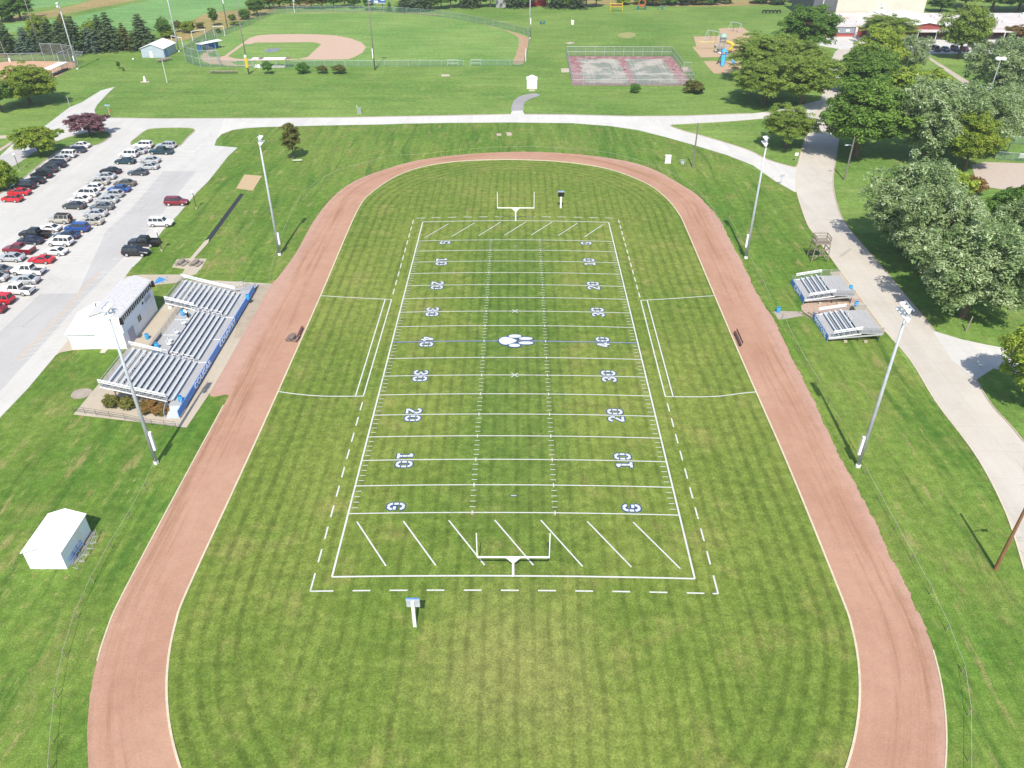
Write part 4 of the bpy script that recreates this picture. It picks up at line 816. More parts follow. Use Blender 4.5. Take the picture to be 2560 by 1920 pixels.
def mast(c, Hh, lab, rz, nl, wood=False, box=None, grp='field light masts'):
    t = thing('light_mast', lab, 'floodlight mast', (*c, 0), 0, grp)
    MB().tube([(0, 0, 0), (0, 0, Hh*.5), (0, 0, Hh)], [.24, .19, .12] if not wood else [.2, .16, .11], 12).build('pole', M['greypole'] if wood else M['galv'], t, True)
    if not wood: MB().lathe([(.3, 0), (.3, .35), (.25, .4), (0, .4)], 14).build('base', M['whitemetal'], t)
    c_, s_ = math.cos(rz), math.sin(rz)
    def R(x, y, z): return (x*c_-y*s_, x*s_+y*c_, z)
    a = MB(); n = nl; wd = (n-1)*.38
    for z in ((Hh-.4, Hh+.45)): a.bar(R(-wd, 0, z), R(wd, 0, z), .09)
    a.bar((0, 0, Hh-.6), (0, 0, Hh+.5), .12); a.build('crossarm', M['galv'], t)
    for row, z in enumerate((Hh-.4, Hh+.45)):
        for k in range(n if row == 0 else max(1, n-1)):
            x = -wd+k*.76+(0 if row == 0 else .38)
            l = MB(); d = Vector((0, .75, -.66)).normalized(); p = Vector((x, .12, z))
            rings = []; u = Vector((1, 0, 0)); v = d.cross(u)
            for s2, r2 in ((0, .1), (.12, .16), (.3, .3), (.5, .36), (.52, .34)): rings.append([R(*(p+d*s2+u*(math.cos(a2)*r2)+v*(math.sin(a2)*r2))) for a2 in np.linspace(0, 2*PI, 13)[:-1]])
            l.loft(rings); l.build('floodlight', M['white'], t, True)
    if box: 
        x, z, hh = box; MB().box(x, 0, z, .3, .34, hh).build('cabinet', M['whitemetal'], t)
    return t
# rotations: the heads face the field
mast(q(OV, 338, 1001), 21.0, 'tall grey floodlight mast in front of the home grandstand', -PI/2, 3, False, (.38, 3.4, 2.6))
mast(q(OV, 604, 551), 21.0, 'tall grey floodlight mast by the far left bend beyond the grandstand', -PI/2, 3, False, (.36, 3.2, 2.2))
mast(q(OV, 1611, 558), 21.3, 'tall grey floodlight mast at the far right beside the road bend', PI/2, 3, False, (-.36, 3.4, 2.4))
mast(q(OV, 1853, 1008), 21.3, 'tall grey floodlight mast on the near right bank below the visitor stands', PI/2, 4, False, (-.38, 3.2, 2.6))
for lab, R_, x, y, hh, rz, wood, bx in (('wooden floodlight mast behind the second ball field backstop', A1, 450, 595, 24, -.5, True, None), ('grey floodlight mast with lit-white heads beside the second dugout', A1, 825, 735, tall(A1, 825, 735, 45), PI*.6, False, (-.3, 3.4, 1.6)), ('grey floodlight mast at the corner of the pale blue building', A1, 1905, 550, 24, -1.2, False, None),
   ('floodlight mast with an orange box behind the near dugout', A5, 775, 790, 24, 0, True, None), ('dark floodlight mast beyond the soccer goals with a white box', A5, 550, 310, 24, -2.2, True, (.2, 11, 3.)), ('wooden floodlight mast with white cabinet in front of the outfield fence gap', A5, 2115, 745, 24, 0, True, (-.25, 5.2, 3.)), ('grey floodlight mast at the right corner of the outfield fence', A6, 1805, 410, 24, 1.3, False, (.3, 6.2, 2.2))):
    o = mast(q(R_, x, y), hh, lab, rz, 3, wood, bx, 'ball park floodlight masts')
    if 'orange' in lab: MB().box(-.1, -.2, 3.6, .9, .12, 3.0).build('orange_panel', M['yellow'], o); MB().box(-.1, -.2, 5.6, .7, .3, .7).build('cabinet', M['whitemetal'], o)
# ------------------------------------------------------------------ vehicles
def paint(name, c, metal=0., k=1.3): return mat('car_paint_'+name, D(*c, k), .28, .04, .5, metal=metal, spec=.5, coat=.5)
PT = {'white': paint('white', (244, 244, 244)), 'silver': paint('silver', (200, 204, 206), .25), 'beige': paint('beige', (198, 194, 182), .2), 'grey': paint('grey', (122, 128, 132), .2, 1.1), 'dark grey': paint('dark_grey', (78, 86, 92), .15, 1.1), 'slate': paint('slate', (66, 80, 98), .15), 'navy': paint('navy', (34, 42, 64)), 'black': paint('black', (26, 28, 32)),
  'red': paint('red', (208, 40, 52)), 'maroon': paint('maroon', (134, 26, 40)), 'blue': paint('blue', (40, 84, 160)), 'dark blue': paint('dark_blue', (36, 62, 100)), 'teal': paint('teal', (30, 66, 76)), 'olive': paint('olive', (112, 108, 92), .15), 'green': paint('green', (30, 70, 60))}
M['carglass'] = mat('car_glass', (.02, .025, .03), .06, .3, 1., spec=.7); M['rim'] = mat('wheel_rim', (.55, .56, .58), .35, .1, 6., metal=.5)
M['headlamp'] = mat('headlamp_glass', (.75, .78, .8), .1, .05, 4.); M['taillamp'] = mat('taillamp_red', (.45, .02, .02), .2, .1, 4.); M['trim'] = mat('dark_trim', (.03, .03, .032), .6, .2, 3.)
# type: L, W, nose z, belt z, deck z, roof z, cabin stations: base front, roof front, roof rear, base rear
CT = {'sedan': (4.75, 1.8, .72, .92, .96, 1.44, .95, .28, -.95, -1.75), 'coupe': (4.5, 1.78, .68, .88, .92, 1.33, .75, -.05, -.85, -1.8), 'hatch': (4.3, 1.76, .76, .95, .98, 1.5, 1.0, .4, -1.35, -1.95), 'suv': (4.7, 1.86, .88, 1.08, 1.1, 1.76, 1.05, .5, -1.95, -2.25),
  'boxy': (4.5, 1.82, .95, 1.1, 1.1, 1.84, .85, .5, -2.05, -2.2), 'minivan': (5.0, 1.92, .84, 1.05, 1.08, 1.78, 1.55, .7, -2.0, -2.4), 'wagon': (4.8, 1.8, .76, .96, .98, 1.52, 1.0, .35, -1.75, -2.25), 'pickup': (5.6, 1.95, .98, 1.16, 1.12, 1.86, 1.1, .55, -.85, -1.05)}
def car_proto(kind):
    Ln, Wd, zn, zb, zd, zr, c0, c1, c2, c3 = CT[kind]; h = Ln/2; w = Wd/2; zc = .26 if kind not in ('pickup', 'boxy', 'suv') else .36
    def ring(x, ww, z0, z1):
        m = z0+(z1-z0)*.55
        return [(x, -ww*.93, z0), (x, -ww, m), (x, -ww*.97, z1-.1), (x, -ww*.86, z1), (x, ww*.86, z1), (x, ww*.97, z1-.1), (x, ww, m), (x, ww*.93, z0)]
    b = MB(); bed = kind == 'pickup'
    st = [(h, w*.78, zc+.16, zn-.12), (h-.12, w*.9, zc+.05, zn-.02), (h-.6, w*.98, zc, zn+.06), (c0, w, zc, zb), (0, w, zc, zb+.01), (c3+.1, w, zc, zb if bed else zb+.02)]
    if bed: st += [(c3, w, zc, zd)]
    else: st += [(-h+.5, w*.98, zc, zd), (-h+.1, w*.92, zc+.06, zd-.04), (-h, w*.82, zc+.16, zd-.16)]
    b.loft([ring(*s_) for s_ in st])
    if bed:
        zf = .78; x0, x1 = c3-.02, -h
        for y0, y1 in ((-w, -w+.1), (w-.1, w)): b.span(x1, x0, y0, y1, zc, zd)
        b.span(x1, x1+.1, -w+.1, w-.1, zc+.05, zd-.02); b.span(x1+.1, x0, -w+.1, w-.1, zc, zf)
    yb, yr = w*.86, w*.66                     # belt and roof half widths
    base = [(c0, yb), (c3 if not bed else c3+.02, yb)]; zt = zr-.05
    g = MB(); A = [(c0-.05, -yb, zb-.02), (c3+.05, -yb, zb-.02), (c3+.05, yb, zb-.02), (c0-.05, yb, zb-.02)]; T = [(c1, -yr, zt), (c2, -yr, zt), (c2, yr, zt), (c1, yr, zt)]
    g.loft([A, T])
    r = [[(c1+.1, -yr+.02, zt-.03), (c2-.08, -yr+.02, zt-.03), (c2-.08, yr-.02, zt-.03), (c1+.1, yr-.02, zt-.03)], [(c1+.08, -yr-.03, zt), (c2-.06, -yr-.03, zt), (c2-.06, yr+.03, zt), (c1+.08, yr+.03, zt)], [(c1-.05, -yr+.1, zr), (c2+.06, -yr+.1, zr), (c2+.06, yr-.1, zr), (c1-.05, yr-.1, zr)]]
    b.loft(r)
    for i in range(4):
        p, t_ = A[i], T[i]; s_ = .05
        b.bar((p[0], p[1]*1.01, p[2]), (t_[0], t_[1]*1.01, t_[2]), .07 if i in (0, 3) else .12, .07)
    xs = [(c1+c2)/2+.1] if kind in ('sedan', 'hatch', 'pickup') else ([] if kind == 'coupe' else [c1-.75, c2+.75])
    for x in xs:
        for s_ in (-1, 1): b.bar((x, s_*yb*1.0, zb), (x-.04, s_*yr*1.02, zt), .08, .05)
    for s_ in (-1, 1): b.box(c0-.25, s_*(w+.08), zb+.06, .14, .18, .14)
    t = bpy.data.objects.new('parked_car', None); COL.objects.link(t); t.empty_display_size = .3; t['category'] = 'pickup' if bed else 'car'
    b.build('body', PT['white'], t); g.build('windows', M['carglass'], t)
    q_ = MB(); q_.span(h-.04, h+.04, -w*.7, w*.7, zc+.02, zc+.2).span(-h-.04, -h+.04, -w*.8, w*.8, zc+.04, zc+.22)
    q_.span(-h+.6, h-.6, -w*.9, w*.9, zc-.08, zc+.03); q_.build('bumpers', M['trim'], t)
    if bed: MB().span(-h+.1, c3-.02, -w+.1, w-.1, .785, .80).build('cargo_bed', M['trim'], t)
    wr = .33 if kind not in ('suv', 'boxy', 'pickup') else .38
    for x in (h-.92, -h+1.0 if not bed else -h+1.25):
        for s_ in (-1, 1):
            P = [(wr*.6, 0), (wr*.96, 0), (wr, .05), (wr, .17), (wr*.96, .22), (wr*.6, .22)]
            def ringy(r, yy): return [(x+r*math.cos(a), s_*(w-.19+yy), wr+r*math.sin(a)) for a in np.linspace(0, 2*PI, 17)[:-1]]
            wl = MB().loft([ringy(*p) for p in P]).build('wheel', M['tyre'], t); MB().loft([ringy(wr*.66, .19), ringy(wr*.62, .235), ringy(.05, .24)]).build('rim', M['rim'], wl)
    for s_ in (-1, 1):
        MB().box(h-.1, s_*w*.68, zn-.14, .2, w*.34, .14).build('headlight', M['headlamp'], t); MB().box(-h+.06, s_*w*.78, (zd if not bed else zd-.02)-.22, .16, w*.2, .22).build('taillight', M['taillamp'], t)
    return t
PROTO = {}; USED = set()
def car(kind, col, x, y, head, label, group, roof=None):
    """x, y: centre on the ground; head: heading of the nose in degrees"""
    if kind not in PROTO: PROTO[kind] = car_proto(kind); r = PROTO[kind]; r.location = (x, y, .01); r.rotation_euler = (0, 0, math.radians(head)); tag(r, label, None, group)
    else: r = dup(PROTO[kind], (x, y, .01), math.radians(head), label, group)
    if kind == 'pickup': r.name = 'pickup_truck'
    r['category'] = 'pickup' if kind == 'pickup' else ('minivan' if kind == 'minivan' else 'car')
    for c in r.children:
        if c.name.startswith('body'):
            s_ = c.material_slots[0]; s_.link = 'OBJECT'; s_.material = PT[col]
    return r
GA, GB, GC, GD = 'cars parked along the grass strip', 'cars in the left half of the double row', 'cars in the right half of the double row', 'cars parked along the lot edge nearest the field'
rc = random.Random(11)
def lotcar(kind, col, px, py, lab, grp, head=180, R_=A2):
    p = q(R_, px, py); w = CT[kind][1]/2
    return car(kind, col, p[0]+.15, p[1]+w-.05, head+rc.uniform(-2.5, 2.5)-4, lab, grp)
for a in [('sedan', 'white', 838, 390, 'white sedan at the top of the row by the grass strip, below the purple tree'), ('wagon', 'slate', 790, 440, 'slate blue wagon second from the top of the row by the grass strip'), ('boxy', 'white', 690, 495, 'white boxy car beside the yellow-green tree on the grass strip'), ('hatch', 'silver', 622, 535, 'silver hatchback squeezed between white boxy car and navy minivan'), ('minivan', 'navy', 568, 600, 'navy minivan midway along the grass strip row'), ('suv', 'dark grey', 482, 655, 'dark grey car with roof rails just below the navy minivan'), ('suv', 'black', 422, 712, 'black tall car beside the lamp post on the grass strip'), ('sedan', 'black', 345, 772, 'black sedan between two tall black cars on the grass strip row'), ('minivan', 'black', 235, 830, 'black minivan directly above the red sedan'), ('sedan', 'red', 182, 895, 'red sedan parked behind the red hatchback at the left edge'), ('hatch', 'red', 108, 965, 'red hatchback at the bottom of the grass strip row')]: lotcar(*a, GA)
for a in [('suv', 'white', 1510, 392, 'white crossover at the top of the double row beside the grass island'), ('sedan', 'silver', 1440, 453, 'silver sedan below the white crossover near the grass island'), ('boxy', 'white', 1350, 492, 'white boxy car below the grass island in the double row'), ('sedan', 'teal', 1315, 560, 'dark teal sedan just above the gap in the double row'), ('sedan', 'black', 1158, 665, 'black sedan with dark red lights just below the gap'), ('sedan', 'silver', 1100, 725, 'silver sedan directly below the black sedan in the left half row'), ('sedan', 'beige', 1028, 785, 'beige sedan beside the olive sedan in the double row'), ('hatch', 'white', 970, 845, 'white hatchback above the long white minivan'), ('minivan', 'white', 900, 910, 'long white minivan in the middle of the double row'), ('sedan', 'white', 830, 972, 'white sedan just below the white minivan'), ('sedan', 'dark grey', 770, 1040, 'dark grey sedan above the empty stall in the left half row'), ('boxy', 'beige', 620, 1195, 'tan boxy off-roader with spare wheel below the empty stall'), ('coupe', 'white', 502, 1280, 'white coupe between tan off-roader and black pickup'), ('pickup', 'black', 345, 1352, 'black pickup with open bed in the left half of the double row'), ('sedan', 'navy', 300, 1415, 'dark navy sedan between the black and the maroon pickup'), ('pickup', 'maroon', 175, 1520, 'maroon pickup with a grey bed cover at the left edge'), ('sedan', 'silver', 95, 1600, 'silver sedan below the maroon pickup at the left edge')]:
    o = lotcar(*a, GB)
    if 'bed cover' in a[4]: MB().span(-2.7, -1.06, -.9, .9, 1.1, 1.15).build('bed_cover', M['shingle'], o)
    if 'spare wheel' in a[4]: MB().loft([[(-2.3+xx, .1+r_*math.cos(k), 1.05+r_*math.sin(k)) for k in np.linspace(0, 2*PI, 15)[:-1]] for xx, r_ in ((0, .34), (-.18, .34))]).build('spare_wheel', M['tyre'], o); MB().span(-2.0, .5, -.6, .6, 1.845, 1.87).build('soft_roof', M['trim'], o)
for a in [('wagon', 'silver', 1755, 390, 'silver grey wagon at the top of the right half row by the island tip'), ('pickup', 'teal', 1700, 458, 'dark teal pickup with silver lower trim below the grass island'), ('sedan', 'silver', 1580, 550, 'silver sedan two places below the teal pickup'), ('sedan', 'silver', 1562, 618, 'silver sedan touching the dark grey coupe at the end of its group'), ('coupe', 'dark grey', 1450, 680, 'dark grey coupe alone above the gap in the right half row'), ('sedan', 'olive', 1310, 798, 'olive brown sedan below the gap in the right half row'), ('sedan', 'blue', 1250, 860, 'blue sedan directly below the olive sedan'), ('hatch', 'silver', 1190, 915, 'silver hatchback below the blue sedan'), ('sedan', 'silver', 1115, 978, 'silver sedan beside the white sedan in mid double row'), ('sedan', 'grey', 1065, 1050, 'medium grey sedan next to the dark grey sedan'), ('sedan', 'silver', 995, 1125, 'silver sedan above the empty stall next to the tan off-roader'), ('sedan', 'beige', 950, 1210, 'pale beige sedan beside the tan off-roader'), ('suv', 'blue', 802, 1285, 'bright blue tall car with roof rails in the right half row'), ('sedan', 'dark blue', 690, 1360, 'dark blue sedan directly below the bright blue tall car'), ('suv', 'white', 620, 1435, 'white crossover beside the black pickup bed'), ('coupe', 'white', 560, 1532, 'white coupe directly above the red coupe'), ('coupe', 'red', 415, 1620, 'bright red coupe low in the right half row')]:
    lotcar(*a, GC)
for a in [('pickup', 'white', 275, 895, 'white pickup directly below the bright red coupe'), ('sedan', 'silver', 240, 990, 'silver sedan squeezed between the two white pickups'), ('pickup', 'white', 150, 1105, 'white pickup nearest the camera in the double row')]: lotcar(*a, GC, 180, A3)
for a in [('sedan', 'grey', -45, 885, 'grey sedan cut by the left edge beside the upper white pickup'), ('sedan', 'silver', -90, 965, 'silver car showing only its tail at the left edge'), ('suv', 'red', -35, 1205, 'red tall car showing its tail at the left edge below the white pickup'), ('sedan', 'maroon', -125, 1300, 'dark red car, the lowest one cut by the left edge')]: lotcar(*a, GB, 180, A3)
for a, hd in [(('suv', 'maroon', 1860, 1003, 'dark red off-road car alone in the stalls by the field side grass'), 4), (('suv', 'white', 1695, 1226, 'white off-road car with dark lower trim in the field side stalls'), 4), (('pickup', 'black', 1510, 1440, 'black pickup with its nose to the lane beside the lamp post'), 180), (('suv', 'black', 1425, 1543, 'black tall car with roof rails, nearest to the press box'), 4)]:
    o = lotcar(*a, GD, hd)
for kind, col, x, lab in (('suv', 'white', 1465, 'white car left of all the others in front of the school canopy'), ('suv', 'black', 1555, 'black tall car parked second in front of the school canopy'), ('sedan', 'grey', 1628, 'grey car partly hidden by the tall school tree'), ('suv', 'dark grey', 1700, 'dark grey car behind the trunk of the tall school tree'), ('sedan', 'maroon', 1775, 'dark red car right of the tall school tree'), ('hatch', 'slate', 1865, 'slate blue car at the right end of the school front row')):
    p = q(A8, x, 400); car(kind, col, p[0], p[1]+2.3, -90, lab, 'cars in front of the school')
p = q(A8, 2090, 778); car('suv', 'silver', p[0], p[1]+1, -20, 'silver car in the shade under the silver trees at the right edge', 'cars in the shaded school yard')
p = q(A8, 2190, 740); car('sedan', 'slate', p[0]+1, p[1]+2, -20, 'slate car half hidden under the silver trees at the right edge', 'cars in the shaded school yard')
# ------------------------------------------------------------------ trees and shrubs
def leaf_mat(name, a, b, c, tr=.36):
    a, b, c = (tuple(min(x*1.85, .8) for x in v) for v in (a, b, c)); k = NT(name); at = k.n('ShaderNodeAttribute'); at.attribute_name = 'tone'; f = at.outputs['Fac']
    col = k.mix(k.ramp(f, 0., .62), a, b); col = k.mix(k.ramp(f, .62, 1.), col, c); n = k.noise(.9, 3, .6); col = k.gain(col, k.math('ADD', .72, k.math('MULTIPLY', n, .56)))
    k.done(col, .65, 0, .2); t = k.n('ShaderNodeBsdfTranslucent'); k.set(t.inputs[0], col); mx = k.n('ShaderNodeMixShader'); mx.inputs[0].default_value = tr
    k.t.links.new(k.b.outputs[0], mx.inputs[1]); k.t.links.new(t.outputs[0], mx.inputs[2]); k.t.links.new(mx.outputs[0], k.out.inputs[0]); return k.m
LF = {'maple': leaf_mat('maple_leaf', D(78, 108, 44), D(108, 138, 58), D(142, 164, 80)), 'silver': leaf_mat('silver_maple_leaf', D(92, 118, 64), D(136, 156, 106), D(190, 202, 164)), 'locust': leaf_mat('locust_leaf', D(100, 126, 50), D(132, 152, 68), D(160, 172, 88)),
  'dark': leaf_mat('dark_leaf', D(70, 102, 40), D(96, 130, 54), D(122, 150, 70)), 'yellow': leaf_mat('yellowing_leaf', D(100, 128, 44), D(132, 148, 54), D(162, 166, 70)), 'lime': leaf_mat('lime_leaf', D(110, 136, 48), D(150, 168, 66), D(190, 194, 92)), 'purple': leaf_mat('purple_leaf', D(92, 62, 70), D(128, 94, 100), D(160, 128, 128)),
  'spruce': leaf_mat('spruce_needle', D(62, 84, 54), D(88, 108, 68), D(120, 136, 92), .2), 'blue': leaf_mat('blue_spruce_needle', D(70, 92, 72), D(98, 120, 98), D(134, 152, 128), .15), 'olive': leaf_mat('olive_leaf', D(84, 90, 42), D(116, 118, 60), D(148, 142, 84)), 'russet': leaf_mat('russet_leaf', D(92, 94, 46), D(138, 104, 58), D(178, 120, 80)), 'green': leaf_mat('fresh_leaf', D(66, 108, 44), D(94, 136, 58), D(126, 160, 82))}
M['bark'] = mat('tree_bark', D(120, 104, 90), .95, .25, 3., stretch=(3, 3, .4))
def cloud(C, R, per, size, seed, up=.5, flat=1., elong=1., tipbias=0.):
    """leaf faces scattered through clumps at C with radius R; tone varies by clump and by leaf"""
    g = np.random.default_rng(seed); n = len(C); N = n*per
    d = g.normal(size=(N, 3)); d /= np.linalg.norm(d, axis=1)[:, None]; d[:, 2] = np.where(d[:, 2] < -.35, -d[:, 2], d[:, 2])
    rad = g.uniform(.35, 1., N)**.6; Rr = np.repeat(R, per); P = np.repeat(C, per, 0)+d*(rad*Rr)[:, None]*np.array([1, 1, flat])
    nr = d*.95+g.normal(size=(N, 3))*.42+np.array([0, 0, up]); nr /= np.linalg.norm(nr, axis=1)[:, None]
    a = np.cross(nr, g.normal(size=(N, 3))); a /= np.linalg.norm(a, axis=1)[:, None]; b = np.cross(nr, a)
    s = size*g.uniform(.6, 1.35, N); a *= s[:, None]*elong; b *= s[:, None]*.62
    V = np.stack([P-a, P-b*.9, P+a, P+b*.9], 1).reshape(-1, 3)
    tone = np.clip(np.repeat(g.uniform(.12, .62, n), per)+g.normal(0, .17, N)+tipbias*(g.random(N) > .62), 0, 1)
    return V, tone
def leaf_mesh(name, V, tone):
    me = bpy.data.meshes.new(name); N = len(V)//4; me.vertices.add(4*N); me.vertices.foreach_set('co', V.astype(np.float32).ravel()); me.loops.add(4*N); me.loops.foreach_set('vertex_index', np.arange(4*N, dtype=np.int32))
    me.polygons.add(N); me.polygons.foreach_set('loop_start', np.arange(0, 4*N, 4, dtype=np.int32))
    at = me.attributes.new('tone', 'FLOAT', 'FACE'); at.data.foreach_set('value', tone.astype(np.float32)); me.update(); me.validate(); me.materials.append(LF['maple']); return me
def limbs(H, r, ends, seed, forks=1):
    g = random.Random(seed); b = MB(); zt = H
    b.tube([(0, 0, -.1), (g.uniform(-.1, .1), g.uniform(-.1, .1), H*.5), (0, 0, H)], [r, r*.75, r*.5], 8)
    for e in ends:
        z0 = H*g.uniform(.55, .98); m = (e[0]*.5, e[1]*.5, z0+(e[2]-z0)*.62); b.tube([(0, 0, z0), m, tuple(e)], [r*.42, r*.26, r*.08], 5)
    return b
def crown_broad(seed, n=110, per=85, size=.30, rx=4.6, rz=4.1, zc=6.0, elong=1., tip=0., cr=(.75, 1.25), low=-.75, up=.5, flat=.85):
    g = np.random.default_rng(seed); C = []; ph = g.uniform(0, 6.28, 6)
    while len(C) < n:
        d = g.normal(size=3); d /= np.linalg.norm(d)
        if d[2] < low: continue
        th = math.atan2(d[1], d[0]); lump = 1+.17*math.sin(3*th+ph[0]+2*d[2])+.14*math.sin(5*th+ph[1])+.1*math.sin(4*d[2]*2+ph[2])
        r = (g.uniform(.25, 1.)**.45)*lump*.84; C.append((d[0]*rx*r, d[1]*rx*r, zc+d[2]*rz*r*(1 if d[2] > 0 else .85)))
    C = np.array(C); R = g.uniform(*cr, n); V, t = cloud(C, R, per, size, seed+1, up, flat, elong, tip); return C, V, t
def proto_tree(key, seed):
    g = random.Random(seed)
    if key == 'broad': C, V, t = crown_broad(seed, 240, 120, .145, 4.6, 4.5, 5.5, 1.15, 0., (.5, 1.0), -.92); tr = limbs(4.2, .3, [C[i]*.93 for i in range(0, 60, 4)], seed)
    elif key == 'silver': C, V, t = crown_broad(seed, 400, 105, .098, 4.7, 4.9, 5.4, 1.5, .3, (.34, .74), -.95, .7, 1.3); tr = limbs(3.6, .36, [C[i]*.93 for i in range(0, 80, 4)], seed)
    elif key == 'locust': C, V, t = crown_broad(seed, 320, 100, .105, 5.2, 4.1, 5.5, 1.6, 0., (.45, 1.05), -.95, .9, .55); tr = limbs(4.5, .26, [C[i]*.95 for i in range(0, 110, 4)], seed)
    elif key == 'small': C, V, t = crown_broad(seed, 110, 60, .15, 2.6, 2.1, 3.1, 1.4, 0., (.3, .68), -.75, .6, .9); tr = limbs(1.8, .16, [C[i]*.95 for i in range(0, 50, 3)], seed)
    elif key == 'column': C, V, t = crown_broad(seed, 110, 60, .15, 1.5, 3.7, 4.5, 1.3, 0., (.3, .62), -.95, .6, 1.1); tr = limbs(2.6, .13, [C[i]*.95 for i in range(0, 40, 4)], seed)
    elif key == 'shrub': C, V, t = crown_broad(seed, 45, 60, .15, .95, .75, .85, 1.2, 0., (.25, .42), -.9, .6, .9); tr = limbs(.6, .06, [C[i]*.95 for i in range(0, 40, 3)], seed)
    elif key == 'bush': C, V, t = crown_broad(seed, 120, 60, .16, 2.3, 1.9, 1.9, 1.3, 0., (.35, .75), -.95, .6, .95); tr = limbs(1.2, .12, [C[i]*.95 for i in range(0, 40, 4)], seed)
    else:
        G_ = np.random.default_rng(seed); C = []; Hh = 10.
        nl_ = 13+seed % 3; pw_ = .7+.2*(seed % 4)/3
        for lv in range(nl_):
            u = lv/(nl_-1); z = .8+u*9.; rr = ((1-u)**pw_*2.9+.12)*G_.uniform(.82, 1.12); nb = int(4+rr*3.2)
            for k in range(nb):
                th = 6.283*(k+G_.random()*.8)/nb+lv; L = rr*G_.uniform(.55, 1.15)
                for s_ in (.4, .7, 1.): C.append((math.cos(th)*L*s_, math.sin(th)*L*s_, z-.22*L*s_+G_.normal(0, .06)))
        C = np.array(C); R = G_.uniform(.22, .5, len(C)); V, t = cloud(C, R, 30, .14, seed+3, .5, .5, 1.7); tr = MB().tube([(0, 0, -.1), (0, 0, 5), (0, 0, 9.6)], [.2, .13, .03], 8)
        for lv in range(10):
            for k in range(4): th = k*1.57+lv; z = 1.2+lv*.8; L = (1-lv/11)*2.2; tr.tube([(0, 0, z), (math.cos(th)*L, math.sin(th)*L, z-.2*L)], [.05, .015], 4)
    H0 = float(V[:, 2].max()); W0 = float(np.percentile(np.abs(V[:, :2]), 98)*2)
    return leaf_mesh(key+'_crown', V, t), tr.mesh(key+'_trunk', M['bark']), H0, W0
TP = {}
NAMES = {'broad': 'broadleaf_tree', 'silver': 'silver_maple_tree', 'locust': 'locust_tree', 'small': 'small_tree', 'column': 'columnar_tree', 'shrub': 'shrub', 'bush': 'bush', 'conifer': 'conifer_tree'}
CATS = {'shrub': 'shrub', 'bush': 'bush'}
rt = random.Random(77)
def tree(kind, leaf, base, H, Wd, label, group=None, var=None):
    v = var if var is not None else rt.randrange(3 if kind in ('broad', 'silver', 'locust', 'conifer', 'bush', 'shrub') else 1); key = (kind, v)
    if key not in TP: TP[key] = proto_tree(kind, 100+37*len(TP)+v)
    cm, tm, H0, W0 = TP[key]
    t = thing(NAMES[kind], label, CATS.get(kind, 'tree'), (*base, -.02), rt.uniform(0, 6.28), group); t.scale = (Wd/W0, Wd/W0*rt.uniform(.94, 1.06), H/H0)
    link('trunk', tm, t); c = link('crown', cm, t); s_ = c.material_slots[0]; s_.link = 'OBJECT'; s_.material = LF[leaf]; return t
def ptree(kind, leaf, R_, x, y, ty, wpx, label, group=None, var=None, H=None):
    if kind == 'conifer': wpx *= 1.22
    b = q(R_, x, y); h = H or tall(R_, x, y, ty); d = (np.array([*b, h*.55])-CAM)@_F; return tree(kind, leaf, b, h, wpx*R_[2]*d/FPX, label, group, var)
GR, GL, GH = 'trees along the main road', 'trees by the parking lot', 'trees along the wood edge'
